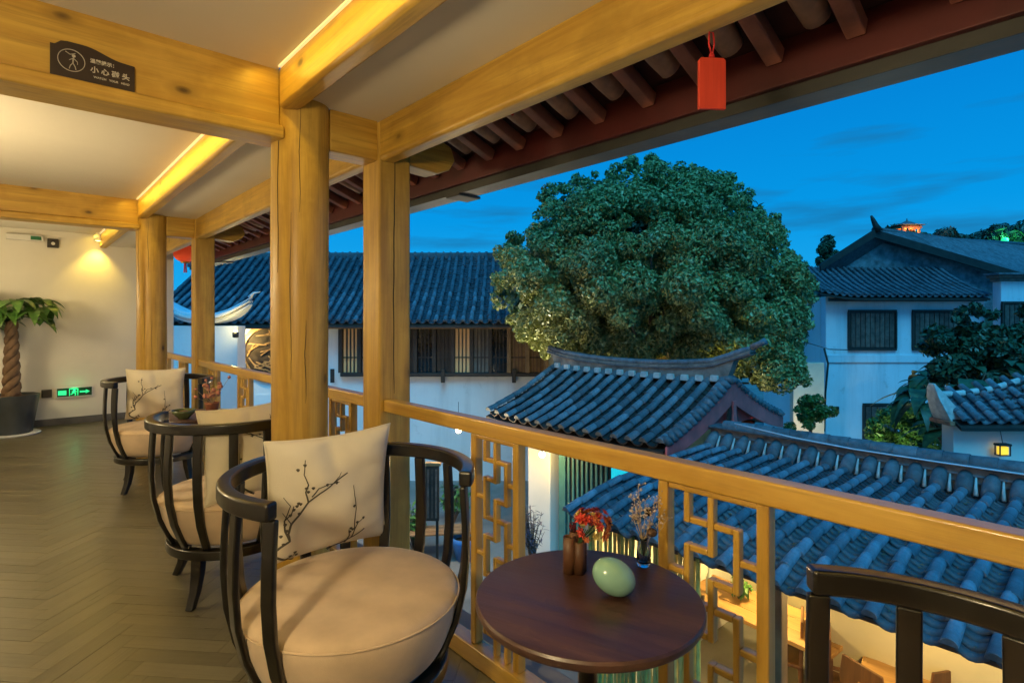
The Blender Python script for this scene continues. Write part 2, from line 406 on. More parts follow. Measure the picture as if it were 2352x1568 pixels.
def post(y, label, top, crack):
    t = thing('square_post', label, 'post', (1.365, y, 0), group='square posts carrying the railing')
    MB().box(-.085, .085, -.085, .085, 0, top).build('shaft', M['pine_z'], t, bevel=.012, seg=3)
    if crack:
        pts = []; x = -.006
        zs = np.linspace(.95, top-.02, 30)
        for z in zs: x += rnd.uniform(-.0022, .0022) - .15*(x+.006); pts.append((x, -.0857, z))
        hw = [.0006 + .0022*math.sin(math.pi*k/29)**.5 for k in range(30)]
        MB().sweep(pts, [(1,0,0)]*30, [(0,1,0)]*30, hw, .0006).build('crack', M['joint'], t)
    return t
post(2.465, 'square timber post with a long drying crack, railing fixed to it', 2.235, True)
post(6.03, 'square timber post beyond the round pillar at the far end', 2.26, False)

# cross beams with a moulding strip, tie beams, projecting ends
def cross_beam(y, z0, label):
    t = thing('cross_beam', label, 'beam', (0, y, z0), group='cross beams')
    MB().box(X0, .835, -.06, .06, .055, .30).build('beam', M['pine_x'], t, bevel=.008)
    MB().box(X0, .845, -.088, .088, 0, .054).build('moulding', M['pine_x'], t, bevel=.010, seg=3)
    return t
cross_beam(2.465, 2.055, 'broad timber cross beam carrying the black warning sign')
cross_beam(6.05, 2.110, 'timber cross beam in front of the end wall')
def tie(y, z0, label):
    t = thing('tie_beam', label, 'beam', (0, y, z0), group='short tie beams')
    MB().box(1.05, 1.285, -.065, .065, 0, .19).build('beam', M['pine_x'], t, bevel=.008)
    MB().prism([(1.445,.012),(1.62,.0),(1.70,.03),(1.735,.085),(1.71,.15),(1.66,.17),(1.445,.17)], 1, -.06, .06).build('beam_end', M['pine_x'], t, bevel=.008)
    return t
tie(2.465, 2.05, 'short tie beam joining the near round pillar to the cracked post')
tie(6.04, 2.075, 'short tie beam joining the far round pillar to the far post')
def long_beam(name, label, x0, x1, z0, z1, spans, ch, grp):
    for (a, b, dz, lb) in spans:
        o = MB().prism([(x0,z0+dz+.012),(x0+.012,z0+dz),(x1-ch,z0+dz),(x1,z0+dz+ch),(x1,z1+dz),(x0,z1+dz)], 1, a, b).build(name, M['pine_y'], None, bevel=.006)
        tag(o, label % lb, 'beam', grp)
long_beam('purlin_beam', 'brightly lit inner purlin beam %s', .825, .905, 2.18, 2.345, ((Y0, 2.39, 0, 'above the nearest armchair'), (2.54, 5.975, .028, 'of the middle bay beyond the sign beam'), (6.12, 8.95, .05, 'of the last bay before the end wall')), .012, 'inner purlin beams')
long_beam('eave_beam', 'outer eave beam %s', 1.285, 1.40, 2.047, 2.235, ((Y0, 2.40, 0, 'with rafters and the red tag hanging beside it'), (2.53, 5.96, .02, 'of the middle bay behind the round pillar'), (6.10, 8.95, .02, 'of the last bay over the red lantern')), .045, 'outer eave beams')

# LED strips tucked along the top of the inner purlin
led_m = emit('led_strip_glow', (1.0, .78, .34), .8)
for (a, b, z, lb, pw) in ((-1.6, 2.36, 2.3435, 'above the nearest armchair', 7.5), (2.60, 5.93, 2.3735, 'of the middle bay', 7.5), (6.2, 8.9, 2.3985, 'of the last bay', 4)):
    t = thing('led_strip', 'glowing LED strip along the purlin beam ' + lb, 'light strip', (.8165, a, z), group='LED strips')
    MB().box(-.006, .006, 0, b-a, -.006, -.0005).build('diffuser', led_m, t)
    MB().box(-.008, .008, 0, b-a, -.0004, 0).build('backing', M['white_plastic'], t)
    lamp('AREA', (-.085, (b-a)/2, -.012), pw, (1.0,.66,.07), t, size=.02, size_y=b-a, rot=(0, R(-14), 0)).visible_camera = False

# added globe lamps, unseen, hung low to fill the gallery with light
for (x, y, zc_, lb, pw) in ((-.75, .45, 2.345, 'near', 165), (-.75, 4.1, 2.375, 'middle', 130), (-.70, 7.4, 2.40, 'far', 85)):
    t = thing('fill_globe', 'added unseen fill globe hung low in the %s bay' % lb, 'lamp', (x, y, 1.62), group='added unseen fill globes')
    MB().ball((0,0,0), .12, n=24, m=16).build('shade', emit('fill_glow_' + lb, (1.0,.76,.40), pw), t, smooth=True)
    MB().lathe([(.03,.118),(.032,.128),(.03,.135),(.005,.135)], 16).build('collar', M['black_plastic'], t, smooth=True)
    MB().tube([(0,0,.135),(0,0,zc_-1.62)], .003, 6).build('flex', M['black_plastic'], t)

# spotlight washing the end wall, plus the small things fixed to it
t = thing('wall_spotlight', 'small spotlight throwing a yellow cone down the end wall', 'spotlight', (.80, 8.80, 2.40))
MB().lathe([(.030,0),(.030,-.03),(.045,-.035),(.050,-.10),(.040,-.10),(.036,-.05)], 20).build('housing', M['white_plastic'], t, smooth=True)
MB().lathe([(.038,-.094),(.038,-.09)], 16).build('lens', emit('spot_glow', (1,.72,.2), 25), t)
lamp('SPOT', (0, .02, -.115), 20, (1.0,.66,.10), t, size=.03, spot=96, blend=.7, rot=(R(9), 0, 0))
t = thing('lighting_track', 'white lighting track box under the far cross beam', 'track', (1.02, 8.75, 2.33))
MB().box(-.14, .14, -.05, .05, 0, .07).build('body', M['white_plastic'], t, bevel=.006); MB().box(-.10,.10,-.03,.03,-.012,-.001).build('cover', M['white_plastic'], t, bevel=.003)

exg = emit('exit_glow', (.02, .60, .22), 1.3); exd = plain('exit_dark_green', (.004,.05,.025), rough=.3, var=.1)
def exit_sign(x, z, w, h, y, label):
    t = thing('exit_sign', label, 'exit sign', (x, y, z))
    MB().box(-w/2, w/2, -.022, 0, -h/2, h/2).build('case', M['white_plastic'], t, bevel=.006)
    MB().box(-w/2+.012, w/2-.012, -.0245, -.0225, -h/2+.014, h/2-.012).build('panel', exd, t)
    a = w*.30
    MB().prism([(a-.06,-.010),(a,-.010),(a,-.026),(a+.042,0),(a,.026),(a,.010),(a-.06,.010)], 1, -.0268, -.0250).build('arrow', exg, t)
    mb = MB(); s = h*.34                                # running figure through a doorway
    mb.box(-.055,-.048,-.0268,-.0250,-s,s); mb.box(.028,.035,-.0268,-.0250,-s,s); mb.box(-.0475,.0275,-.0268,-.0250,s-.007,s)
    mb.ball((-.004,-.026,s*.55), .010, .0012, .010)
    for p in ([(-.004,s*.32),(-.012,-s*.1)], [(-.012,-s*.1),(.010,-s*.45),(.004,-s*.95)], [(-.012,-s*.1),(-.028,-s*.5),(-.042,-s*.6)], [(-.006,s*.25),(.018,s*.05)], [(-.006,s*.25),(-.028,s*.02)]):
        mb.tube([(q[0], -.026, q[1]) for q in p], .006, 6)
    mb.build('running_figure', exg, t)
    MB().box(-w*.44, -w*.22, -.0268, -.0250, -h*.24, h*.20).build('left_panel', exg, t)
    return t
xs = exit_sign(.57, .40, .37, .13, 8.934, 'glowing green exit sign low on the end wall beside the armchair')
lamp('POINT', (0, -.06, .03), .30, (.1,1,.4), xs, size=.03)
t = thing('socket_box', 'small dark socket box left of the low exit sign', 'socket', (.30, 8.934, .40)); MB().box(-.05,.05,-.02,0,-.05,.05).build('plate', M['black_plastic'], t, bevel=.004); MB().box(-.03,.03,-.024,-.0205,-.03,.03).build('insert', M['dark_wood'], t, bevel=.003)
t = thing('emergency_light', 'white emergency light box with green window high on the end wall', 'emergency light', (.10, 8.945, 2.29)); MB().box(-.17,.17,-.05,0,-.035,.035).build('case', M['white_plastic'], t, bevel=.006); MB().box(.05,.15,-.055,-.051,-.022,.022).build('window', plain('green_window',(.01,.12,.05),.3), t)
t = thing('alarm_unit', 'small black square alarm with a white lens on the end wall', 'alarm', (.36, 8.945, 2.245)); MB().box(-.055,.055,-.035,0,-.055,.055).build('body', M['black_plastic'], t, bevel=.006); MB().ball((0,-.037,-.005), .020, .008, .020).build('lens', M['white_plastic'], t, smooth=True)

# warning sign on the cross beam
def text_mesh(body, size, offset=0.0, mat=None, parent=None, name='lettering', loc=(0,0,0), rot=(R(90),0,0), align='LEFT', extrude=.0006):
    cu = bpy.data.curves.new(name, 'FONT'); cu.body = body; cu.size = size; cu.offset = offset; cu.align_x = align; cu.extrude = extrude
    tmp = bpy.data.objects.new('tmp_text', cu); COL.objects.link(tmp)
    dg = bpy.context.evaluated_depsgraph_get(); dg.update()
    me = bpy.data.meshes.new_from_object(tmp.evaluated_get(dg)); me.name = name
    bpy.data.objects.remove(tmp)
    me.materials.clear(); me.materials.append(mat)
    o = bpy.data.objects.new(name, me); COL.objects.link(o); o.parent = parent; o.location = loc; o.rotation_euler = rot
    return o
sg = thing('warning_sign', 'black mind-your-head sign with white figure and characters', 'sign', (.0886, 2.402, 2.1115))
outl = [(0,0),(.2345,0),(.2345,.092)]
for k in range(13):                                         # shoulder sweeping up to the hump over the circle
    s_ = k/12; outl.append((.205 - .16*s_, .094 + .028*(.5-.5*math.cos(math.pi*min(1, s_*1.35)))))
outl += [(.028,.119),(.012,.104),(0,.104)]
MB().prism(outl, 1, -.008, 0).build('plate', M['sign'], sg, bevel=.0015)
ring = []
for k in range(41):
    a = 2*math.pi*k/40; ring.append((.056+.036*math.cos(a), -.0088, .060+.036*math.sin(a)))
MB().tube(ring, .0024, 6, flat=.5).build('ring', M['white_print'], sg)
mb = MB(); mb.ball((.062,-.0095,.076), .0052, .001, .0052)
for p, r_ in (([(.061,.069),(.060,.052)], .0060), ([(.060,.052),(.066,.040),(.068,.031)], .0036), ([(.060,.052),(.053,.042),(.050,.031)], .0036), ([(.061,.068),(.050,.060)], .0028), ([(.062,.068),(.072,.058),(.072,.050)], .0028), ([(.040,.086),(.052,.079),(.066,.085)], .0030)):
    mb.tube([(q[0], -.0093, q[1]) for q in p], r_, 6, flat=.35)
mb.build('figure', M['white_print'], sg)
text_mesh('温馨提示：', .0155, .0004, M['white_print'], sg, 'lettering', (.106,-.0090,.0700))
text_mesh('小 心 碰 头', .0232, .0006, M['white_print'], sg, 'lettering', (.107,-.0090,.0380))
text_mesh('WATCH   YOUR   HEAD', .0095, .0002, M['white_print'], sg, 'lettering', (.116,-.0090,.0185))

# ---------------------------------------------------------------- eaves
ev = thing('eave', 'deep roof eave of round logs and red-brown rafters over the railing', 'eave')
EV_P = [(1.30,2.455),(1.92,2.200)]
MB().prism([(1.30,2.47),(2.06,2.165),(2.06,2.20),(1.30,2.51)], 1, Y0, 9.3).build('roof_deck', M['deck'], ev)
MB().box(1.30, 1.345, Y0, 9.3, 2.32, 2.462).build('infill_board', M['deck'], ev)
MB().prism([(1.895,2.074),(1.925,2.074),(1.925,2.215),(1.895,2.222)], 1, Y0, 9.3).build('fascia_board', M['fascia'], ev, bevel=.004)
def rmesh(mb, mat, nm): me = mb.mesh(nm); me.materials.append(mat); return me
dirr = Vector((.52, 0, -.214)).normalized(); nrm = Vector((.214, 0, .52)).normalized()
P0 = Vector((1.352, 0, 2.36))
flat_me = rmesh(MB().sweep([P0 + dirr*s_ + nrm*.028 for s_ in (0,.30,.572)], [(0,1,0)]*3, [nrm]*3, .027, .028), M['rafter'], 'rafter')
log_mes = []
for q in range(3):
    ph = q*2.1
    log_mes.append(rmesh(MB().tube([P0 + dirr*s_ + nrm*(.050+.003*math.sin(s_*9+ph)) + Vector((0,.006*math.sin(s_*7+ph),0)) for s_ in np.linspace(0,.50,7)], [.050,.049,.050,.048,.047,.046,.040], 14), M['log'], 'log_rafter'))
k = 0; y = .321 - 2.2302
while y < 8.9:
    o = put('rafter', flat_me, ev, bevel=.006); o.location = (0, y + rnd.uniform(-.008,.008), 0); o.rotation_euler = (0, 0, 0)
    o = put('log_rafter', log_mes[k % 3], ev, smooth=True); o.location = (rnd.uniform(-.03,.02), y + .105 + rnd.uniform(-.012,.012), rnd.uniform(0,.012))
    y += .2478; k += 1
gt = thing('gutter', 'grey metal gutter along the outer edge of the eave', 'gutter')
MB().add([(1.93,Y0,2.034),(2.052,Y0,2.034),(2.052,9.3,2.034),(1.93,9.3,2.034),(2.052,Y0,2.115),(2.052,9.3,2.115),(2.056,Y0,2.03),(2.056,9.3,2.03)], [(0,1,2,3),(1,4,5,2)]).build('trough', M['gutter'], gt)
MB().box(1.926, 1.9295, Y0, 9.3, 2.033, 2.115).build('inner_side', M['gutter_dark'], gt)
for yy in (2.62, 5.1, .05, 7.6):
    MB().add([], []).box(1.915, 2.075, yy, yy+.13, 2.018, 2.0335).build('joint_plate', M['gutter_dark'], gt, bevel=.004)
# red wooden tag on a ribbon, and a second ribbon further along
tg = thing('hanging_tag', 'red wooden tag hanging from the eave beam on a red ribbon', 'tag', (1.352, .745, 2.045), rz=R(-36))
MB().prism([(-.036,-.20),(.036,-.20),(.036,-.075),(.030,-.068),(-.030,-.068),(-.036,-.075)], 1, -.006, .006).build('board', M['red_tag'], tg, bevel=.0015)
MB().tube([(0,0,-.058),(-.008,0,-.03),(-.006,0,.0),(.004,0,-.002),(.007,0,-.03),(.001,0,-.06)], .0022, 6).build('ribbon', M['red_cord'], tg, smooth=True)
MB().lathe([(.007,-.067),(.008,-.064),(.005,-.055),(.002,-.052)], 12).build('knot', M['red_cord'], tg, smooth=True)
tg2 = thing('ribbon_loop', 'thin red ribbon loop tied to the eave rafters', 'ribbon', (1.42, 1.60, 2.115), rz=R(-40))
MB().tube([(0,0,.12),(-.007,0,.06),(-.012,0,.0),(0,0,-.03),(.010,0,.0),(.006,0,.06),(.001,0,.12)], .0022, 6).build('ribbon', M['red_cord'], tg2, smooth=True)
MB().ball((0,0,-.03), .007).build('knot', M['red_cord'], tg2, smooth=True)

# ---------------------------------------------------------------- railing
def railing(y0, y1, panels, label, detail):
    t = thing('railing', label, 'railing', (1.30, y0, 0), group='timber railings')
    MB().box(0, .056, 0, y1-y0, .869, .927).build('handrail', M['rail_y'], t, bevel=.007, seg=3)
    MB().box(-.008, .058, 0, y1-y0, .0, .07).build('sill', M['rail_y'], t, bevel=.006)
    for pa, pb in panels:
        a, b = pa-y0, pb-y0
        for yy in (a, b):
            MB().box(.008, .046, yy-.0155, yy+.0155, .0705, .8685).build('panel_post', M['rail_z'], t, bevel=.005)
        MB().box(.012, .042, a+.0158, b-.0158, .852, .8685).build('panel_bar', M['rail_y'], t, bevel=.004)
        V = [b - (b-a)*q for q in (0, .25, .5, .75, 1)]         # drawn from the far side to the near side
        zt = .852; u = .0715; h = .0085
        def vert(i, r0, r1):
            MB().box(.014, .040, V[i]-h, V[i]+h, max(.071, zt-u*r1-h), zt-u*r0+ (h if r0 else -.0004)).build('lattice_bar', M['rail_z'], t, bevel=.004)
        def hor(i, r):
            z = zt-u*r
            if z < .09: return
            ya, yb = V[i+1] + h+.0003, V[i] - h-.0003
            MB().box(.0155, .0385, ya, yb, z-h, z+h).build('lattice_bar', M['rail_y'], t, bevel=.004)
        for r0, r1 in ((0,1),(2,4),(5,7),(8,10)): vert(1, r0, r1)
        for r0, r1 in ((0,2),(3,5),(6,8),(9,10.9)): vert(2, r0, r1)
        for r0, r1 in ((1,3),(4,6),(7,9),(10,10.9)): vert(3, r0, r1)
        if detail:
            for r in (3,6,9): hor(0, r)
            for r in (1,2,4,5,7,8,10): hor(1, r)
            for r in (1,3,4,6,7,9,10): hor(2, r)
            for r in (2,5,8): hor(3, r)
    return t
railing(-1.0, 2.378, ((.594,.864),(1.459,1.70),(-.27,.0)), 'honey timber railing with fretwork panels beside the nearest table', True)
railing(2.552, 5.943, ((2.75,3.0),(3.58,3.84),(4.45,4.71),(5.35,5.61)), 'timber railing of the middle bay behind the round pillar', True)
railing(6.117, 8.93, ((6.55,6.81),(7.4,7.66)), 'timber railing of the last bay beside the end wall', False)

# ================================================================ FURNITURE
def make_chair():
    t = thing('barrel_armchair', 'x', 'armchair', group='black barrel armchairs')
    gap = R(49); a0, a1 = -math.pi/2 + gap, -math.pi/2 - gap + 2*math.pi
    path, A, B = [], [], []
    for k in range(49):
        a = a0 + (a1-a0)*k/48; path.append((.360*math.cos(a), .360*math.sin(a), .8165)); A.append((math.cos(a), math.sin(a), 0)); B.append((0,0,1))
    MB().sweep(path, A, B, .0205, .0235).build('arm_rail', M['lacquer'], t, bevel=.008, seg=3)
    prof = [(.352,.794),(.359,.68),(.361,.58),(.353,.48),(.330,.38),(.296,.30),(.268,.245)]
    def slat():
        P, A2, B2 = [], [], []
        for k, (r_, z) in enumerate(prof):
            d = Vector((prof[min(k+1,6)][0]-prof[max(k-1,0)][0], 0, prof[min(k+1,6)][1]-prof[max(k-1,0)][1])).normalized()
            P.append((r_, 0, z)); A2.append((0,1,0)); B2.append((-d.z, 0, d.x))
        return MB().sweep(P, A2, B2, [.0195,.0195,.0195,.019,.018,.0165,.015], .0095)
    me = slat().mesh('slat'); me.materials.append(M['lacquer'])
    for k in range(12):
        o = put('slat', me, t, bevel=.005); o.rotation_euler = (0, 0, a0 + R(2.0) + (a1-a0-R(4))*k/11)
    ringp, A3, B3 = [], [], []
    for k in range(49):
        a = 2*math.pi*k/48; ringp.append((.272*math.cos(a), .272*math.sin(a), .232)); A3.append((math.cos(a), math.sin(a), 0)); B3.append((0,0,1))
    MB().sweep(ringp, A3, B3, .026, .022).build('base_ring', M['lacquer'], t, bevel=.006)
    lg = MB(); P = [(.262,0,.225),(.268,0,.15),(.285,0,.07),(.318,0,.0)]
    lg.sweep(P, [(0,1,0)]*4, [(1,0,.1)]*4, [.026,.024,.020,.017], [.022,.021,.018,.016]); me = lg.mesh('leg'); me.materials.append(M['lacquer'])
    for a in (45, 135, 225, 315):
        o = put('leg', me, t, bevel=.005); o.rotation_euler = (0, 0, R(a))
    prof = [(.02,.252),(.22,.252),(.262,.262),(.290,.300),(.318,.37),(.330,.42),(.331,.445),(.322,.462),(.300,.473),(.2,.482),(.08,.486),(.015,.487)]
    MB().lathe(prof, 64).build('seat_cushion', M['seat'], t, smooth=True, sub=1)
    pts = [(.3305*math.cos(a), .3305*math.sin(a), .4475) for a in [2*math.pi*k/64 for k in range(65)]]
    MB().tube(pts, .0032, 6).build('piping', M['seat'], t, smooth=True)
    return t
ch = make_chair(); ch.location = (.795, 1.648, 0); ch.rotation_euler = (0, 0, R(-9.5))
ch['label'] = 'nearest black barrel armchair with its beige seat turned to the round table'
for (x, y, rz, lb) in ((.832, 3.05, 176, 'black barrel armchair seen from behind, left of the thick round pillar'),
                       (.87, 5.245, -9, 'farthest black barrel armchair, in front of the far round pillar'),
                       (.850, .171, 182, 'black barrel armchair cut off at the lower right corner, seen from behind')):
    c = copy_tree(ch); c.location = (x, y, 0); c.rotation_euler = (0, 0, R(rz)); c['label'] = lb

def pillow_surface(w, h, T, sd):
    rr = random.Random(sd)
    ph = [rr.uniform(0, 6.28) for _ in range(6)]
    def S(u, v, side):            # u,v in -1..1
        pu, pv = abs(u), abs(v)
        x = u*w/2*(1 - .075*(1-v*v)); z = v*h/2*(1 - .075*(1-u*u))
        puff = max(0, (1-pu**2.6)*(1-pv**2.6))**.62
        wr = .0085*math.sin(5*u+3*v+ph[0])*puff + .006*math.sin(9*v-4*u+ph[1])*puff*(1-puff*.6) + .004*math.sin(17*v+6*u*v+ph[2])*puff*(1-puff) - .030*math.exp(-((u-.05+.12*v)**2)/.02)*max(0, v-.15)*puff
        return Vector((x, -side*(T/2*puff + wr*.9) , z))
    return S
def make_pillow(name, label, loc, rz, tilt, roll, sd, w=.42, h=.425, T=.135, sides=(1,)):
    t = thing(name, label, 'pillow', loc, group='cream pillows with plum branch print'); t.rotation_euler = (R(tilt), R(roll), R(rz))
    t.rotation_mode = 'XYZ'
    S = pillow_surface(w, h, T, sd); n = 56
    mb = MB()
    for side in (1, -1):
        v = [S(-1+2*i/n, -1+2*j/n, side) for j in range(n+1) for i in range(n+1)]
        mb.add(v, [(j*(n+1)+i, j*(n+1)+i+1, (j+1)*(n+1)+i+1, (j+1)*(n+1)+i) for j in range(n) for i in range(n)])
    o = mb.build('cover', M['pillow'], t, smooth=True)
    bm = bmesh.new(); bm.from_mesh(o.data); bmesh.ops.remove_doubles(bm, verts=bm.verts, dist=.0004); bmesh.ops.recalc_face_normals(bm, faces=bm.faces); bm.to_mesh(o.data); bm.free()
    edge = [S(-1+2*i/24, 1, 1) for i in range(24)] + [S(1, 1-2*i/24, 1) for i in range(24)] + [S(1-2*i/24, -1, 1) for i in range(24)] + [S(-1, -1+2*i/24, 1) for i in range(25)]
    MB().tube(edge, .0026, 6).build('seam', M['pillow'], t, smooth=True)
    def uv(x, y):                 # positions read off the photograph's pillow
        yt = 258-.127*(x-355); yb = 900-.263*(x-420); q = (y-yt)/(yb-yt); xl = 355+65*q; xr = 970+20*q
        return (-1+2*(x-xl)/(xr-xl), 1-2*q)
    br = (([(548,872),(500,862),(455,838),(440,812),(462,775),(492,742),(478,705),(486,655),(520,600),(548,535),(596,482),(655,432),(732,384)], 5.5),
          ([(492,742),(462,690),(455,640),(480,600),(486,560)], 3.6), ([(548,535),(528,480),(538,440),(516,392),(522,318)], 3.0), ([(560,505),(585,455),(632,434),(690,428)], 2.6),
          ([(455,640),(470,560),(436,520)], 2.2), ([(486,655),(440,600)], 2.0), ([(500,862),(530,840),(540,815)], 2.2), ([(700,840),(742,800),(786,752),(850,688)], 5.0),
          ([(790,744),(796,690),(812,652),(844,625)], 2.6), ([(796,700),(790,640),(792,570),(776,500),(770,450)], 2.4), ([(770,790),(776,730),(768,690)], 3.4), ([(655,432),(690,400),(700,380)], 1.8))
    mb = MB()
    for sd_ in sides:
        for pts, wd in br:
            P = []
            for k in range(len(pts)-1):
                for q in range(4):
                    f = q/4; P.append((pts[k][0]*(1-f)+pts[k+1][0]*f + math.sin(k*2.3+q)*.8, pts[k][1]*(1-f)+pts[k+1][1]*f))
            P.append(pts[-1]); left, right = [], []
            for k, p in enumerate(P):
                a, b = P[max(0,k-1)], P[min(len(P)-1,k+1)]; dx, dy = b[0]-a[0], b[1]-a[1]; l = math.hypot(dx, dy) or 1
                hw = wd*1.35*(1-.6*k/len(P)); 
                for lst, sg_ in ((left,1),(right,-1)):
                    u_, v_ = uv(p[0]-dy/l*hw*sg_, p[1]+dx/l*hw*sg_); lst.append(S(u_, v_, sd_) + Vector((0,-.0022*sd_,0)))
            m_ = len(P); mb.add(left+right, [(k, k+1, m_+k+1, m_+k) for k in range(m_-1)])
        for (x, y) in ((520,345),(490,372),(530,460),(540,478),(515,548),(500,560),(488,580),(476,610),(505,545),(460,660),(470,690),(625,436),(676,430),(560,455),(535,815),(545,832),(520,838),(786,690),(776,684),(806,650),(840,628),(778,556),(774,705),(442,800),(468,760),(450,720),(515,600)):
            u_, v_ = uv(x, y); c0 = [S(u_+.026*math.cos(a)*(1+.3*math.sin(3*a)), v_+.026*math.sin(a), sd_)+Vector((0,-.0025*sd_,0)) for a in [2*math.pi*i/9 for i in range(9)]]
            mb.add(c0, [tuple(range(9))])
    mb.build('printed_branch', M['ink'], t)
    return t
make_pillow('throw_pillow', 'cream pillow printed with plum branches on the nearest armchair', (.822, 1.885, .702), -4, 9, -1.5, 3, w=.435, h=.435)
make_pillow('throw_pillow', 'cream branch-print pillow on the armchair seen from behind', (.83, 2.81, .690), 184, 10, 2, 5, sides=(1,-1))
make_pillow('throw_pillow', 'cream branch-print pillow on the farthest armchair', (.885, 5.475, .690), -9, 9, 1, 8)

def make_table(label, loc, rz):
    t = thing('round_table', label, 'table', loc, rz, group='small round tables')
    MB().lathe([(.01,.655),(.240,.655),(.250,.658),(.254,.665),(.254,.674),(.251,.679),(.245,.680),(.01,.680)], 72).build('table_top', M['walnut'], t, smooth=True).modifiers.new('es','EDGE_SPLIT')
    MB().lathe([(.022,.03),(.022,.64),(.075,.648),(.075,.6548),(.01,.6548)], 24).build('pedestal', M['lacquer'], t, smooth=True)
    MB().lathe([(.01,0),(.17,0),(.172,.010),(.16,.018),(.04,.028),(.021,.0299),(.01,.0299)], 40).build('base', M['lacquer'], t, smooth=True)
    return t
make_table('round dark walnut table holding the celadon stone and red flowers', (.972, .837, 0), R(20))
make_table('round dark table between the two far armchairs', (.90, 4.15, 0), R(70))

TZ = .6805
# celadon ornament
def on_table(x, y, z=TZ):                  # photo point -> spot on the near table's top
    zc = (EYE - z) * FPX / (y - HORIZON); return camw((x-1176)/FPX*zc, zc, z)
p = on_table(1410, 1366)
t = thing('celadon_stone', 'smooth pale green celadon ornament on the near table', 'ornament', p)
rot = Matrix.Rotation(-YAW, 3, 'Z') @ Matrix.Rotation(R(30), 3, 'Y')
MB().ball((0,0,.0415), .0515, .038, .039, n=32, m=20, rot=rot).build('body', M['celadon'], t, smooth=True)
# wooden block vase with red flowers
p = on_table(1320, 1312)
t = thing('flower_vase', 'brown split-log vase with red flowers on the near table', 'vase', p, rz=-YAW)
for (x, y, r_, h) in ((-.014,-.004,.015,.088),(.010,-.010,.013,.078),(.002,.014,.014,.094),(.020,.010,.011,.070)):
    MB().lathe([(.002,0),(r_,0),(r_*1.03,h*.5),(r_,h),(r_*.75,h),(r_*.7,h-.01),(.002,h-.01)], 14, (x,y,0)).build('log_tube', M['vase_wood'], t, smooth=True)
fm = [plain('red_petals', (.52,.045,.03), .7, .35, 60), plain('rust_petals', (.50,.13,.04), .7, .35, 60), plain('wine_petals', (.20,.025,.045), .7, .35, 60), plain('yellow_centres', (.62,.46,.14), .7, .3, 60)]
fr = random.Random(5)
for k in range(46):
    a = fr.uniform(0, 6.28); e_ = fr.uniform(-.35, 1.2); d = Vector((math.cos(a)*math.cos(e_), math.sin(a)*math.cos(e_)*.8, math.sin(e_)*.75))
    c = Vector((.040,.0,.108)) + d*fr.uniform(.032,.058); mb = MB(); npet = 6; s_ = fr.uniform(.011,.018)
    q = d.to_track_quat('Z','Y')
    for layer in (0, 1):
        for i in range(npet):
            b = 6.28*i/npet + layer*.5; r_ = s_*(1-.35*layer)
            pts = [(0,0,0),(r_*.6*math.cos(b-.45), r_*.6*math.sin(b-.45), r_*(.25+.35*layer)),(r_*math.cos(b), r_*math.sin(b), r_*(.35+.5*layer)),(r_*.6*math.cos(b+.45), r_*.6*math.sin(b+.45), r_*(.25+.35*layer))]
            mb.add([q @ Vector(z) + c for z in pts], [(0,1,2,3)])
    mb.ball(q @ Vector((0,0,s_*.3)) + c, s_*.28, n=6, m=4)
    mb.build('blossom', fm[(0,0,1,2,1,3)[k % 6] if d.y > -.9 else 0], t)
mb = MB()
for k in range(14):
    a = fr.uniform(0,6.28); mb.tube([(.004,.0,.06),(.020+.01*math.cos(a),.01*math.sin(a),.085),(.04+.03*math.cos(a),.025*math.sin(a),.112)], .0012, 5)
mb.build('stems', M['leaf_dark'], t)
# dried stems in a small glass
p = on_table(1478, 1298)
t = thing('dried_stems', 'dried flower stems with a dark seed pod standing on the near table', 'dried flowers', p, rz=-YAW)
gl, tt, b = new_mat('clear_glass'); b.inputs['Transmission Weight'].default_value = 1; b.inputs['Roughness'].default_value = .02; b.inputs['IOR'].default_value = 1.45
MB().lathe([(.003,.001),(.016,.001),(.018,.008),(.016,.045),(.009,.062),(.010,.070),(.0085,.070),(.0075,.062),(.0145,.045),(.0162,.010),(.003,.006)], 24).build('bottle', gl, t, smooth=True)
dry = plain('dried_stalk', (.40,.29,.17), .8, .3, 50); pod = plain('dark_pod', (.050,.025,.014), .8, .4, 60); fluff = plain('dried_fluff', (.52,.42,.36), .9, .3, 70)
ds = MB(); df = MB()
for k in range(13):
    ex, ez = fr.uniform(-.045,.062), fr.uniform(.10,.205); ey = fr.uniform(-.02,.03)
    pa = [(0,0,.02),(ex*.25,ey*.2,.07),(ex*.7,ey*.7,ez*.72),(ex,ey,ez)]; ds.tube(pa, .0009, 5)
    for j in range(9):
        f = fr.uniform(.55,1); bx = Vector(pa[2]).lerp(Vector(pa[3]), (f-.55)/.45); dv = Vector((fr.uniform(-1,1), fr.uniform(-.6,.6), fr.uniform(.1,1))).normalized()*fr.uniform(.008,.02)
        ds.tube([bx, bx+dv], .0006, 4); df.ball(bx+dv, fr.uniform(.0016,.0036), n=6, m=4)
ds.build('stalks', dry, t); df.build('seed_heads', fluff, t)
MB().ball((.018,-.012,.088), .0135, .0135, .011, n=14, m=8).build('seed_pod', pod, t, smooth=True)
MB().ball((.012,.0,.135), .0085, .0085, .010, n=10, m=6).build('seed_pod', pod, t, smooth=True)

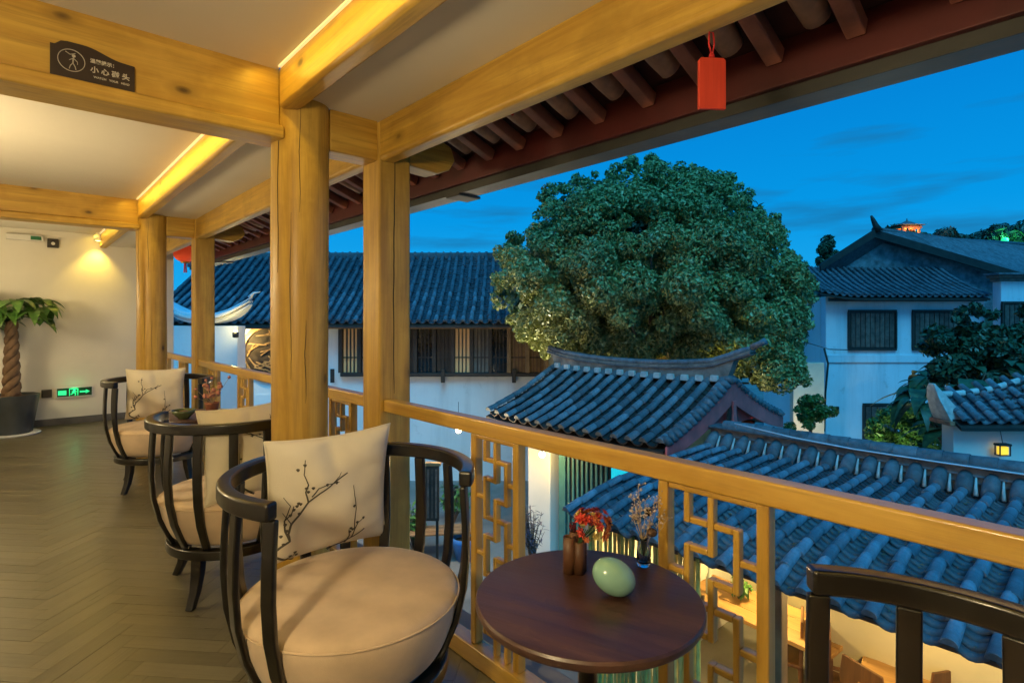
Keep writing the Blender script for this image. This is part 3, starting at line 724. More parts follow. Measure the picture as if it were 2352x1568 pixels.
# things on the far table
t = thing('stacked_bowl', 'dark green bowl on the far table', 'bowl', (.80, 4.02, .6805))
MB().lathe([(.03,0),(.035,.008),(.062,.035),(.070,.055),(.066,.055),(.058,.036),(.02,.014)], 28).build('bowl', plain('green_glaze',(.07,.09,.035),.25,.3), t, smooth=True)
MB().lathe([(.01,.0142),(.05,.034),(.03,.045),(.01,.05)], 18).build('contents', plain('dark_red_fruit',(.12,.012,.012),.4,.3), t, smooth=True)
t = thing('flower_pot', 'terracotta pot with pink dried flowers on the far table', 'flower pot', (1.005, 4.20, .6805))
MB().lathe([(.025,0),(.034,.003),(.045,.055),(.048,.062),(.042,.062),(.03,.05)], 20).build('pot', plain('terracotta',(.30,.11,.06),.7,.25), t, smooth=True)
mb = MB(); ms = MB()
for k in range(26):
    a = fr.uniform(0,6.28); rr = fr.uniform(.02,.11); zz = fr.uniform(.10,.23); pt = Vector((rr*math.cos(a), rr*math.sin(a), zz)); ms.tube([(0,0,.05), pt*.6+Vector((0,0,.02)), pt], .0014, 5); mb.ball(pt, fr.uniform(.009,.017), n=7, m=5)
mb.build('blossoms', plain('dusty_pink',(.42,.17,.12),.8,.5,40), t); ms.build('stems', dry, t)

# money tree in a slate pot
t = thing('potted_money_tree', 'tall potted money tree with braided trunk by the end wall', 'potted plant', (-.02, 8.55, 0))
MB().lathe([(.02,.0),(.255,.0),(.262,.012),(.255,.02),(.20,.02)], 40).build('saucer', plain('pale_saucer',(.55,.60,.68),.5,.1), t, smooth=True)
MB().lathe([(.02,.021),(.185,.021),(.245,.43),(.252,.455),(.235,.455),(.225,.42),(.02,.42)], 10).build('pot', M['pot'], t, bevel=.006)
MB().lathe([(.01,.4205),(.222,.4205),(.1,.44),(.01,.445)], 20).build('soil', M['soil'], t)
for q in range(3):
    pts = []; rad = []
    for k in range(26):
        z = .43 + .86*k/25; a = q*2.094 + k*.62; r_ = .048 - .018*k/25; pts.append((r_*math.cos(a), r_*math.sin(a), z)); rad.append(.047-.016*k/25)
    MB().tube(pts, rad, 9).build('trunk', M['bark'], t, smooth=True)
pr = random.Random(21)
def leaflet(base, d, ln, wd, droop, mb):
    d = Vector(d).normalized(); side = d.cross(Vector((0,0,1)));
    side = side.normalized() if side.length > .05 else Vector((1,0,0)); nn = 7; l_, r_, m_ = [], [], []
    for k in range(nn):
        f = k/(nn-1); c = base + d*ln*f*(1-.25*droop*f) + Vector((0,0,-1))*droop*ln*f*f*.75
        hw = wd*math.sin(math.pi*(f**.8))*.5 + .0006; m_.append(c); l_.append(c + side*hw + Vector((0,0,.18*hw))); r_.append(c - side*hw + Vector((0,0,.18*hw)))
    mb.add(l_+m_+r_, [(k,k+1,nn+k+1,nn+k) for k in range(nn-1)] + [(nn+k,nn+k+1,2*nn+k+1,2*nn+k) for k in range(nn-1)])
for k in range(24):
    a = pr.uniform(0, 6.28); el = pr.uniform(-.25, 1.1); ln = pr.uniform(.16,.34); tip = Vector((0,0,1.30)) + Vector((math.cos(a)*math.cos(el), math.sin(a)*math.cos(el), math.sin(el)))*ln*1.15
    MB().tube([(0,0,1.27), (Vector((0,0,1.30))+tip)/2 + Vector((0,0,.04)), tip], .006, 5).build('leaf_stalk', M['leaf_dark'], t, smooth=True)
    mb = MB()
    for j in range(5):
        b = a + (j-2)*.75; leaflet(tip, (math.cos(b), math.sin(b), pr.uniform(-.1,.35)), pr.uniform(.20,.30), pr.uniform(.095,.13), pr.uniform(.5,1.2), mb)
    mb.build('leaf', M['leaf_pot'], t, smooth=True)

# red lantern under the eave
t = thing('red_lantern', 'round red lantern hanging under the far eave', 'lantern', (1.62, 8.05, 2.14))
lm = emit('lantern_silk', (.75,.07,.02), .35)
prof = [(.05,-.105)] + [(.13*math.cos(e_)**.8, .105*math.sin(e_)) for e_ in np.linspace(-1.2,1.2,13)] + [(.05,.105)]
rs = []
for r_, z in prof: rs.append([(r_*(1+.035*abs(math.cos(a*9)))*math.cos(a), r_*(1+.035*abs(math.cos(a*9)))*math.sin(a), z) for a in [2*math.pi*i/54 for i in range(54)]])
MB().rings(rs).build('shade', lm, t, smooth=True)
gold = plain('gold_trim', (.55,.33,.06), .35, .2, metal=.6)
for z in (-.12, .104): MB().lathe([(.02,z),(.052,z),(.052,z+.015),(.02,z+.015)], 20).build('cap', gold, t)
MB().tube([(0,0,.12),(0,0,.20)], .003, 6).build('cord', M['red_cord'], t)
mb = MB(); [mb.tube([(.012*math.cos(a),.012*math.sin(a),-.121),(.018*math.cos(a),.018*math.sin(a),-.24)], .0025, 4) for a in [k*.7 for k in range(9)]]; mb.build('tassel', M['red_cord'], t)
# ================================================================ THE COURTYARD (ground at GZ)
GZ = -2.70
g = MB(); g.add([(-600,-600,GZ),(900,-600,GZ),(900,900,GZ),(-600,900,GZ)], [(0,1,2,3)]); struct(g.build('ground', M['paving']))

# --- clay tile roofs
def tile_meshes(r, lc, pw, lp, mat):
    n = 9; rs = []                                       # cover tile: half barrel lying along +x, lower end closed and proud
    for x, k in ((0,1.0),(.010,1.04),(lc*.5,1.0),(lc*1.08,.92)):
        rs.append([(x, r*k*math.cos(a), r*k*math.sin(a)) for a in [math.pi*i/(n-1) for i in range(n)]])
    mb = MB().rings(rs, closed=False, caps=False); b = 0
    mb.f.append(tuple(range(n)))
    cov = mb.mesh('cover_tile'); cov.materials.append(mat); cov.polygons.foreach_set('use_smooth', [len(p.vertices) == 4 for p in cov.polygons])
    m = 6; top, bot = [], []
    def arc(x, z): return [(x, -pw/2 + pw*i/(m-1), z - .30*pw*(1-((2*i/(m-1))-1)**2)) for i in range(m)]
    rows = [arc(0, -.010), arc(0, .012), arc(lp*1.25, -.008)]
    mb = MB().rings(rows, closed=False, caps=False)
    pan = mb.mesh('pan_tile'); pan.materials.append(mat); pan.polygons.foreach_set('use_smooth', [True]*len(pan.polygons))
    return cov, pan
def walk(prof, step, start=0.0):
    """points every `step` along a profile polyline [(run, z)...] -> (run, z, slope angle)"""
    out_p, acc, nxt = [], 0.0, start
    for (a, b) in zip(prof[:-1], prof[1:]):
        l = math.hypot(b[0]-a[0], b[1]-a[1]); ang = math.atan2(b[1]-a[1], b[0]-a[0])
        while nxt < acc + l:
            f = (nxt-acc)/l; out_p.append((a[0]+(b[0]-a[0])*f, a[1]+(b[1]-a[1])*f, ang)); nxt += step
        acc += l
    return out_p
def smooth_prof(fn, run, n=14): return [(run*i/n, fn(run*i/n)) for i in range(n+1)]
def tile_slope(parent, Mx, prof, y0, y1, pitch, r, lc, lp, mat, n_cov=0, n_pan=0, lim=None, sag=None, cov_z=.012, jit=.006, seed=1, pan_mat=None):
    """covers and pans laid course by course; the n_cov / n_pan that show largest are parts of their own, the rest joined"""
    jr = random.Random(seed)
    cov, pan = tile_meshes(r, lc, pitch*.80, lp, mat)
    if pan_mat: pan.materials.clear(); pan.materials.append(pan_mat)
    ncol = int(round((y1-y0)/pitch)); spots = ([], [])
    Wp = parent.matrix_basis if parent else Matrix()
    Wp = Matrix.Translation(parent.location) @ parent.rotation_euler.to_matrix().to_4x4()
    def place(kind, x, y, z, ang):
        if lim and not lim(x, y): return
        zz = z + (sag(x, y) if sag else 0)
        L_ = Mx @ Matrix.Translation((x, y + jr.uniform(-jit, jit), zz + jr.uniform(-jit, jit)*.5)) @ Matrix.Rotation(-ang + jr.uniform(-.02,.02), 4, 'Y') @ Matrix.Rotation(jr.uniform(-.02,.02), 4, 'Z')
        w = Wp @ L_.translation; xc, zc = w.x*CY - w.y*SY, w.x*SY + w.y*CY
        spots[kind].append((zc if zc > 0 and abs(xc/zc) < .95 else 900+abs(xc), len(spots[kind]), L_))
    for k in range(ncol + 1):
        y = y0 + k*pitch
        for (x, z, a) in walk(prof, lc): place(1, x, y, z + cov_z, a)
        if k < ncol:
            for (x, z, a) in walk(prof, lp, .02): place(0, x, y + pitch/2, z, a)
    for kind, me, nm, lim_n in ((1, cov, 'cover_tile', n_cov), (0, pan, 'pan_tile', n_pan)):
        joined = MB(); vs_ = [v.co.copy() for v in me.vertices]; fs_ = [tuple(q.vertices) for q in me.polygons]
        for i, (d, _, L_) in enumerate(sorted(spots[kind], key=lambda q: q[:2])):
            if i < lim_n and d < 900:
                o = bpy.data.objects.new(nm, me); COL.objects.link(o); o.parent = parent; o.matrix_local = L_
            else: joined.add([L_ @ q for q in vs_], fs_)
        if joined.v: stuff(joined.build(nm + 's', (pan_mat or mat) if not kind else mat, parent))
def bed(parent, Mx, prof, y0, y1, mat, dz=-.085, th=.05, name='roof_boards', sag=None, lim=None):
    ny = 14 if (sag or lim) else 1; mb = MB(); rows = []
    for s_ in (0, 1):
        rows.append([[Mx @ Vector((x, y0+(y1-y0)*j/ny, z+dz-s_*th + (sag(x, y0+(y1-y0)*j/ny) if sag else 0))) for j in range(ny+1)] for (x, z) in prof])
    nx = len(prof)
    v = [p for r_ in rows for row in r_ for p in row]; f = []
    def ix(s_, i, j): return s_*nx*(ny+1) + i*(ny+1) + j
    for s_ in (0, 1):
        for i in range(nx-1):
            for j in range(ny):
                if lim and not lim(prof[i][0], y0+(y1-y0)*(j+.5)/ny): continue
                f.append((ix(s_,i,j), ix(s_,i+1,j), ix(s_,i+1,j+1), ix(s_,i,j+1)))
    if not lim:
        for i in range(nx-1): f += [(ix(0,i,0), ix(0,i+1,0), ix(1,i+1,0), ix(1,i,0)), (ix(0,i,ny), ix(0,i+1,ny), ix(1,i+1,ny), ix(1,i,ny))]
        for j in range(ny): f += [(ix(0,0,j), ix(0,0,j+1), ix(1,0,j+1), ix(1,0,j)), (ix(0,nx-1,j), ix(0,nx-1,j+1), ix(1,nx-1,j+1), ix(1,nx-1,j))]
    return mb.add(v, f).build(name, mat, parent)

# ---------------------------------------------------------------- side house right below the railing
AE = 4.0
sh = thing('side_house', 'low house with blue-grey clay tile roof right below the railing', 'house', (0,0,0))
HP = [(0,.4665),(.08,.4475),(.16,.4345),(.27,.425),(.38,.4175),(.476,.4125),(.60,.4085),(.72,.4060)]   # fall below the eye, in eave distances
prof = [(u*AE, EYE - h*AE) for u, h in HP]
RUN = prof[-1][0]; zr = prof[-1][1]
Mx = Matrix.Translation((AE, 0, 0))
PIT = .0497*AE; YL = 3.80
yA = .3865*AE - 9*PIT
nc = int((YL-yA-.03)/PIT)
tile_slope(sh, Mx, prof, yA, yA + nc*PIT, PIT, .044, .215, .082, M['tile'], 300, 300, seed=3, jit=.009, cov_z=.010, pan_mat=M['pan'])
bed(sh, Mx, [(.12, prof[0][1]+.035)]+prof[1:], yA-.1, YL, M['dark_wood'], dz=-.075, th=.012)
xr = AE + RUN
rd = MB().box(xr-.02, xr+.16, yA-.1, YL, zr-.10, zr+.215).build('ridge_wall', M['ridge'], sh, bevel=.01)
for q in (.06, .13): MB().box(xr-.035, xr+.175, yA-.1, YL, zr+q, zr+q+.018).build('ridge_band', M['tile_old'], rd, bevel=.004)
MB().box(xr-.06, xr+.20, yA-.1, YL+.01, zr+.216, zr+.245).build('ridge_course', M['tile_old'], rd, bevel=.006)
k = 0
while yA-.1 + (k+1)*.21 < YL+.03:
    yy = yA-.1 + k*.21; k += 1
    MB().rings([[(xr+.07+.085*q*math.cos(a), yy+d, zr+.246+.075*q*math.sin(a)) for a in [math.pi*i/8 for i in range(9)]] for d, q in ((0,1.0),(.01,1.06),(.208,.94))], closed=False, caps=False).build('ridge_cap_tile', M['tile_old'], rd, smooth=True)
lm_r = random.Random(4)
for k in range(nc+1):
    y = yA + k*PIT
    rs = []
    for d, q in ((-.17,.45),(-.165,.95),(-.06,1.0),(.0,.92)):
        rs.append([(xr-.02+d, y + .070*q*math.cos(a), zr+.015+.62*(d+.16)+.078*q*math.sin(a)) for a in [2*math.pi*i/12 for i in range(12)]])
    MB().rings(rs).build('saddle_tile', M['tile_old'], sh, smooth=True)
    yy = y + PIT*.5
    if k < nc: MB().tube([(xr-.16, yy, zr-.02), (xr-.11, yy+.01, zr+.05), (xr-.05, yy+.016, zr+.13)], [.017+.006*lm_r.random(), .014, .008], 7).build('mortar_fillet', M['mortar'], sh, smooth=True)
lit_r = random.Random(19); ll = MB()                       # dead leaves caught in the channels
for k in range(330):
    x = lit_r.uniform(.05, RUN-.2); i = lit_r.randrange(nc); y = yA + (i+.5)*PIT + lit_r.gauss(0, .022)
    z = np.interp(x, [q[0] for q in prof], [q[1] for q in prof]) - .030 + lit_r.uniform(0,.012); a = lit_r.uniform(0, 6.28); s_ = lit_r.uniform(.010,.024)
    ll.add([(AE+x+s_*math.cos(a), y+s_*math.sin(a), z+.004), (AE+x-.4*s_*math.sin(a), y+.4*s_*math.cos(a), z+.008), (AE+x-s_*math.cos(a), y-s_*math.sin(a), z), (AE+x+.4*s_*math.sin(a), y-.4*s_*math.cos(a), z+.010)], [(0,1,2,3)])
stuff(ll.build('leaf_litter', plain('dead_leaves', (.20,.12,.055), .85, .6, 30), sh))
# rear slope, eave board, walls and posts of that house (mostly hidden)
MB().prism([(xr+.15,zr-.06),(9.6,-1.0),(9.6,-1.07),(xr+.15,zr-.13)], 1, yA-.1, YL).build('rear_slope', M['tile_old'], sh)
MB().box(AE+.16, AE+.19, yA, YL, prof[0][1]-.10, prof[0][1]-.055).build('eave_board', M['brown_wood'], sh, bevel=.004)
MB().box(7.4, 7.6, 2.12, YL-.121, GZ, -.5).build('rear_wall', M['room_plaster'], sh)
MB().box(6.35, 7.6, 1.95, 2.119, GZ, -.5).build('return_wall', M['room_plaster'], sh)
MB().box(6.2, 6.349, -1.5, 2.119, GZ, -.5).build('inner_wall', M['room_plaster'], sh)
MB().box(AE+.3, 9.0, -1.65, -1.5, GZ, -.6).build('side_wall', M['plaster'], sh)
MB().box(AE+.3, 9.0, YL-.12, YL, GZ, -.62).build('party_wall', M['plaster'], sh)
zl = prof[2][1]-.08
for y_ in (1.86, .35):
    MB().box(AE+.28, AE+.40, y_-.06, y_+.06, GZ, zl-.12).build('wooden_post', M['tan_wood'], sh, bevel=.01)
MB().box(AE+.29, AE+.39, -1.5, YL-.13, zl-.119, zl-.03).build('lintel', M['tan_wood'], sh, bevel=.008)
# bamboo screen under the left half of its eave
scr = thing('bamboo_screen', 'upright bamboo pole screen glowing yellow-green below the near roof', 'screen', (4.18, 2.42, GZ))
bam = plain('bamboo_poles', (.50,.38,.11), .45, .35, 8, randomise=.25); bam2 = plain('green_bamboo_poles', (.36,.38,.10), .45, .35, 8, randomise=.25)
bme = []
for mm in (bam, bam2):
    pr_ = []
    for k in range(7): z = .30*k; pr_ += [(.019, z+.004), (.0175, z+.15), (.0215, z+.296)]
    me = MB().lathe(pr_, 8).mesh('bamboo_pole'); me.materials.append(mm); me.polygons.foreach_set('use_smooth',[True]*len(me.polygons)); bme.append(me)
for k in range(28):
    o = bpy.data.objects.new('bamboo_pole', bme[0 if (k*7) % 3 else 1]); COL.objects.link(o); o.parent = scr; o.location = (lm_r.uniform(-.006,.006), k*.042, -.04+lm_r.uniform(0,.04)); o.rotation_euler = (lm_r.uniform(-.01,.01), 0, lm_r.uniform(0,6))
for z in (.4, 1.7): MB().box(.024, .050, -.03, 1.17, z, z+.05).build('batten', M['tan_wood'], scr, bevel=.004)
# pendant lamps inside the side house
def pendant(name, label, loc, drop, pw, col=WARM2, r=.05, s=12, grp=None):
    t = thing(name, label, 'lamp', loc, group=grp)
    MB().tube([(0,0,r),(0,0,r+drop)], .004, 6).build('flex', M['black_plastic'], t)
    MB().lathe([(.012,r*1.5),(.02,r*1.45),(.022,r*.9),(.012,r*.85)], 14).build('holder', M['black_plastic'], t, smooth=True)
    MB().ball((0,0,0), r, n=16, m=10).build('bulb', emit('bulb_glow', (1,.82,.5), s), t, smooth=True)
    lamp('POINT', (0,0,-r-.03), pw, col, t, size=.06); return t
pendant('pendant_lamp', 'pendant bulb over the long wooden table below', (6.4, 2.75, -1.0), .4, 110, (1,.70,.24), grp='pendant bulbs')
pendant('pendant_lamp', 'pendant bulb over the stools below the near eave', (5.35, 1.1, -1.0), .4, 50, (1,.70,.24), grp='pendant bulbs')
pendant('pendant_lamp', 'pendant bulb behind the bamboo screen', (4.75, 3.0, -.95), .35, 40, (1,.72,.25), grp='pendant bulbs')
# long table with bottles and plants
t = thing('long_table', 'long warm oak dining table under the near roof', 'table', (6.30, 2.95, GZ), R(-4))
for x in (-.24, 0.0, .24): MB().box(x-.118, x+.118, -.95, .95, .70, .745).build('table_board', M['oak_x'], t, bevel=.006)
for x in (-.29,.29):
    for y in (-.85,.85): MB().box(x-.03,x+.03,y-.03,y+.03,0,.699).build('leg', M['oak_x'], t, bevel=.005)
def bottle(label, p, col, h):
    t = thing('bottle', label, 'bottle', p, group='bottles on the long table')
    mm, tt, bb = new_mat('bottle_glass'); bb.inputs['Base Color'].default_value = (*col,1); bb.inputs['Roughness'].default_value = .12; bb.inputs['Coat Weight'].default_value = .6
    MB().lathe([(.005,0),(.036,0),(.038,.01),(.038,h*.55),(.014,h*.75),(.014,h*.95),(.002,h*.95)], 16).build('body', mm, t, smooth=True)
    MB().lathe([(.016,h*.95),(.016,h),(.002,h)], 12).build('cap', gold, t)
bottle('green glass bottle standing on the long oak table', (6.22, 2.62, GZ+.746), (.02,.30,.12), .30)
bottle('pale bottle standing on the far half of the long oak table', (6.20, 3.45, GZ+.746), (.45,.5,.42), .34)
def shrub(name, label, base, n, spread, h, mat, ll, lw, droop=.8, cat='plant', grp=None, pot=None, sd=3):
    t = thing(name, label, cat, base, group=grp); q = random.Random(sd); z0 = 0
    if pot:
        MB().lathe([(.02,0),(pot*.75,0),(pot,pot*1.5),(pot*1.05,pot*1.6),(pot*.9,pot*1.6),(pot*.85,pot*1.45),(.02,pot*1.45)], 24).build('pot', M['outer_plaster'], t, smooth=True); z0 = pot*1.5
    sm = MB(); lf = MB()
    for k in range(n):
        a = q.uniform(0,6.28); d = q.uniform(.15,1)*spread; tip = Vector((d*math.cos(a), d*math.sin(a), z0 + h*q.uniform(.45,1)))
        mid = Vector((tip.x*.35, tip.y*.35, z0 + (tip.z-z0)*.6)); sm.tube([(0,0,z0-.03), mid, tip], [.008,.006,.003], 5)
        for j in range(9):
            f = q.uniform(.3,1); c = mid.lerp(tip, (f-.3)/.7); b = q.uniform(0,6.28)
            leaflet(c, (math.cos(b), math.sin(b), q.uniform(-.2,.7)), ll*q.uniform(.7,1.2), lw*q.uniform(.7,1.2), droop*q.uniform(.5,1.3), lf)
    sm.build('stems', M['bark'], t); lf.build('leaves', mat, t, smooth=True); return t
shrub('table_plant', 'small green plant on the long oak table', (6.35, 3.15, GZ+.746), 14, .16, .24, M['leaf_green'], .10, .045, sd=6)
def dining_chair(label, p, rz, grp='dining chairs in the room below'):
    t = thing('dining_chair', label, 'chair', p, R(rz), grp)
    MB().box(-.22,.22,-.21,.21,.42,.46).build('seat', M['brown_wood'], t, bevel=.012)
    MB().prism([(-.20,.50),(.20,.50),(.22,.70),(.19,.90),(-.19,.90),(-.22,.70)], 1, .185, .212).build('backrest', M['brown_wood'], t, bevel=.008)
    for x in (-.19,.19):
        MB().box(x-.02,x+.02,.17,.21,.4605,.72).build('back_stile', M['brown_wood'], t, bevel=.004)
        MB().sweep([(x,.19,.64),(x,-.02,.645),(x,-.17,.62)], [(1,0,0)]*3, [(0,0,1)]*3, .02, .013).build('arm', M['brown_wood'], t, bevel=.004)
        for y in (-.18,.18): MB().sweep([(x,y,.42),(x*1.06,y*1.08,0)], [(1,0,0)]*2, [(0,1,0)]*2, [.02,.014], [.02,.014]).build('leg', M['brown_wood'], t, bevel=.004)
    return t
def spot(x, y, z):                       # photo point -> place on the level z
    zc = (EYE - z)*FPX/(y-HORIZON); return camw((x-1176)/FPX*zc, zc, z)
p = spot(1795, 1492, GZ+.46); dining_chair('brown wooden armchair in front of the long oak table', (p.x, p.y, GZ), 200)
p = spot(1560+330, 1560, GZ+.46); dining_chair('brown chair showing its back right of the railing panel', (p.x+.2, p.y-.2, GZ), 20)
p = spot(2135, 1545, GZ+.75); dining_chair('brown wooden chair seen between the slats of the corner armchair', (p.x, p.y, GZ), 150)
p = spot(2240, 1530, GZ+.75); dining_chair('taller brown wooden chair behind the corner armchair', (p.x+.1, p.y, GZ), 130)
for k, (x, y, lb) in enumerate(((2015,1590,'brown chair half hidden by the front post of the corner armchair'),(2330,1570,'brown wooden chair at the lower right edge below the eave'))):
    p = spot(x, y, GZ+.6); dining_chair(lb, (p.x, p.y, GZ), 70+60*k)
p = spot(2080, 1580, GZ+.74); t = thing('side_table', 'square brown tea table between the brown chairs below', 'table', (p.x, p.y, GZ), R(12))
MB().box(-.35,.35,-.35,.35,.70,.74).build('table_top', M['oak_x'], t, bevel=.008)
for x in (-.3,.3):
    for y in (-.3,.3): MB().box(x-.025,x+.025,y-.025,y+.025,0,.699).build('leg', M['brown_wood'], t, bevel=.004)
# stepped oak stools
for k, (x, y, zz) in enumerate(((1985,1470,.62),(1968,1492,.46),(1950,1520,.30))):
    p = spot(x, y, GZ+zz); t = thing('block_stool', ('tallest', 'middle', 'lowest')[k] + ' of the three stepped oak block stools below', 'stool', (p.x, p.y, GZ), R(-6), 'stepped oak stools')
    MB().box(-.20,.20,-.15,.15,zz-.06,zz).build('seat', M['oak_x'], t, bevel=.008)
    for x_ in (-.185,.125): MB().box(x_,x_+.06,-.14,.14,0,zz-.0605).build('side_panel', M['brown_wood'], t, bevel=.006)
# cable strung along the ridge
pts = [at(x_, y_, 6.60/(SY+(x_-1176)/FPX*CY)) for x_, y_ in ((1687,972),(1820,1004),(1960,1031),(2150,1060),(2352,1089),(2560,1116))]
tag(MB().tube(pts, .0085, 6).build('cable', M['wire'], None, smooth=True), 'white cable strung along the ridge of the near tile roof', 'cable')

# ---------------------------------------------------------------- gate pavilion in the middle
gp = thing('gate_pavilion', 'small gate pavilion with dark tile roof, curved ridge and red gable', 'pavilion', (0,0,0))
GX, GR, GYa, GYb = 5.87, 1.63, 3.87, 7.27
def gfn(x): u = x/GR; return -.265 + .70*(.66*u + .34*u*u)
gprof = smooth_prof(gfn, GR)
gsag = lambda x, y: .17*max(0, abs((y-(GYa+GYb)/2)/((GYb-GYa)/2))-.45)**2*(1.2-.4*x/GR)
tile_slope(gp, Matrix.Translation((GX,0,0)), gprof, GYa+.05, GYb-.05, .2357, .058, .20, .10, M['tile_mid'], 300, 0, sag=gsag, seed=8, cov_z=.018, jit=.010, pan_mat=M['dark_wood'])
bed(gp, Matrix.Translation((GX,0,0)), gprof, GYa, GYb, M['dark_wood'], sag=gsag)
Mback = Matrix.Translation((GX+2*GR,0,0)) @ Matrix.Scale(-1, 4, (1,0,0))
tile_slope(gp, Mback, gprof, GYa+.05, GYb-.05, .2357, .058, .20, .10, M['tile_old'], 0, 0, sag=gsag, seed=9, cov_z=.018)
bed(gp, Mback, gprof, GYa, GYb, M['dark_wood'], sag=gsag, name='rear_boards')
# curved ridge
def gridge(y): u = (y-(GYa+GYb)/2)/((GYb-GYa)/2); return .605 + .115*abs(u)**2.2 + (.12*max(0,-u-.86)*3 if u < 0 else .05*max(0, u-.9)*3)
ys = np.linspace(GYa-.34, GYb+.12, 34)
def gz0(y): return gfn(GR)+gsag(GR, min(max(y,GYa),GYb))-.04
mb = MB(); A_, B_, P_, H_ = [], [], [], []
for y in ys:
    top = gridge(y); z0 = gz0(y) if GYa < y < GYb else top-.07
    P_.append((GX+GR, y, (top+z0)/2)); A_.append((1,0,0)); B_.append((0,0,1)); H_.append(max(.02,(top-z0)/2))
rdg = mb.sweep(P_, A_, B_, .075, H_).build('ridge', M['ridge'], gp, bevel=.006)
MB().sweep([(GX+GR, y, gridge(y)-.045) for y in ys], A_, B_, .095, .012).build('ridge_course', M['tile_old'], rdg, bevel=.004)
MB().tube([(GX+GR, y, gridge(y)+.028) for y in ys], [.060 if k else .03 for k in range(len(ys))], 10, flat=.8).build('ridge_cap', M['tile_old'], rdg, smooth=True)
tip = ys[0]; MB().tube([(GX+GR, tip+.02, gridge(tip)+.03), (GX+GR, tip-.10, gridge(tip)+.085), (GX+GR, tip-.17, gridge(tip)+.12)], [.045,.04,.05], 10).build('ridge_horn', M['tile_old'], rdg, smooth=True)
for k in range(15):
    y = GYa+.05+.2357*k+.118
    if y > GYb-.06: break
    MB().prism([(y-.062,gfn(GR-.10)+gsag(GR,y)+.03),(y+.062,gfn(GR-.10)+gsag(GR,y)+.03),(y+.05,gfn(GR-.10)+gsag(GR,y)+.115),(y-.05,gfn(GR-.10)+gsag(GR,y)+.115)], 0, GX+GR-.125, GX+GR-.076).build('mortar_plug', M['mortar'], gp, bevel=.004)
# bargeboards and gable
for nm, sgn in (('bargeboard',1),('bargeboard',-1)):
    P_, A_, B_ = [], [], []
    for (x, z) in gprof: P_.append((GX+GR - sgn*(GR-x), GYa-.045, z+gsag(x,GYa)-.115-.06*x/GR)); A_.append((0,1,0)); B_.append((0,0,1))
    MB().sweep(P_, A_, B_, .016, [.085+.07*x/GR for (x, z) in gprof]).build(nm, M['red_paint'], gp, bevel=.004)
zt = gfn(GR)+gsag(GR,GYa)
MB().prism([(GX+.55,gfn(.55)-.10),(GX+GR,zt-.10),(GX+2*GR-.55,gfn(.55)-.10)], 1, GYa+.06, GYa+.12).build('gable_panel', M['red_paint'], gp)
MB().prism([(GX+GR-.05,zt-.30),(GX+GR+.05,zt-.30),(GX+GR+.035,zt-.45),(GX+GR+.075,zt-.60),(GX+GR,zt-.82),(GX+GR-.075,zt-.60),(GX+GR-.035,zt-.45)], 1, GYa-.09, GYa-.062).build('hanging_fish', M['red_paint'], gp, bevel=.005)
for sx in (-1,1): MB().prism([(GX+GR+sx*.05,zt-.26),(GX+GR+sx*.16,zt-.62),(GX+GR+sx*.10,zt-.70),(GX+GR+sx*.045,zt-.52)], 1, GYa-.058, GYa-.03).build('gable_carving', M['dark_wood'], gp)
for k in range(30):                                        # verge tiles turned over the gable edge
    s_ = (k+.5)/30; x = GX + 2*GR*s_; xl = x-GX if x < GX+GR else 2*GR-(x-GX); z = gfn(xl)+gsag(xl,GYa)
    MB().tube([(x, GYa+.06, z+.03), (x, GYa-.02, z+.035), (x, GYa-.075, z-.02)], [.05,.055,.05], 7).build('verge_tile', M['tile_old'], gp, smooth=True)
# body of the pavilion
for (x, y) in ((6.35,4.15),(8.65,4.15),(8.65,7.0)):
    MB().lathe([(.02,GZ),(.14,GZ),(.14,GZ+.15),(.10,GZ+.16),(.10,-.28),(.02,-.28)], 20, (x,y,0)).build('column', M['brown_wood'], gp, smooth=True)
MB().box(6.22, 6.50, 6.12, 6.62, GZ, -.36).build('pier', M['plaster'], gp, bevel=.01)
MB().box(6.27, 6.43, 4.0, 7.2, -.355, -.20).build('lintel', M['brown_wood'], gp, bevel=.01)
MB().box(8.55, 8.75, 4.25, 6.9, GZ, -.35).build('rear_wall', M['teal_paint'], gp)
MB().box(6.28, 6.36, 5.86, 6.00, GZ, -.36).build('door_post', M['teal_paint'], gp, bevel=.006)
dl = MB().box(6.31, 6.34, 5.02, 5.855, GZ+.02, -.37).build('door_leaf', M['dark_wood'], gp)
for k in range(9): MB().box(6.285, 6.309, 5.06+k*.09, 5.10+k*.09, GZ+.1, -.42).build('door_slat', M['teal_paint'], dl, bevel=.004)
cw = MB().box(6.305, 6.33, 4.62, 5.0, -1.05, -.42).build('lit_window', emit('cyan_window', (.0,.60,.80), .75), gp)
MB().box(6.29, 6.334, 4.58, 4.6195, -1.1, -.37).build('window_frame', M['teal_paint'], gp); MB().box(6.295, 6.335, 4.575, 5.01, -1.16, -1.051).build('window_frame', M['teal_paint'], gp)
MB().box(6.30, 6.34, 4.27, 5.01, GZ, -1.161).build('apron', M['plaster'], gp)
bf = 'bare bulbs in the courtyard'
p = at(1245,1043,8.35); pendant('courtyard_bulb', 'bare bulb glowing against the cream pier of the gate pavilion', p, .22, 17, (1,.70,.22), r=.045, s=30, grp=bf)
p = at(1053,987,8.9); pendant('courtyard_bulb', 'bare bulb glowing left of the first railing panel', p, .4, 70, r=.045, s=30, grp=bf)
p = at(800,965,9.2); pendant('courtyard_bulb', 'bare bulb hidden by the near pillars in the courtyard', (p.x, p.y, -.9), .4, 90, r=.045, s=30, grp=bf)

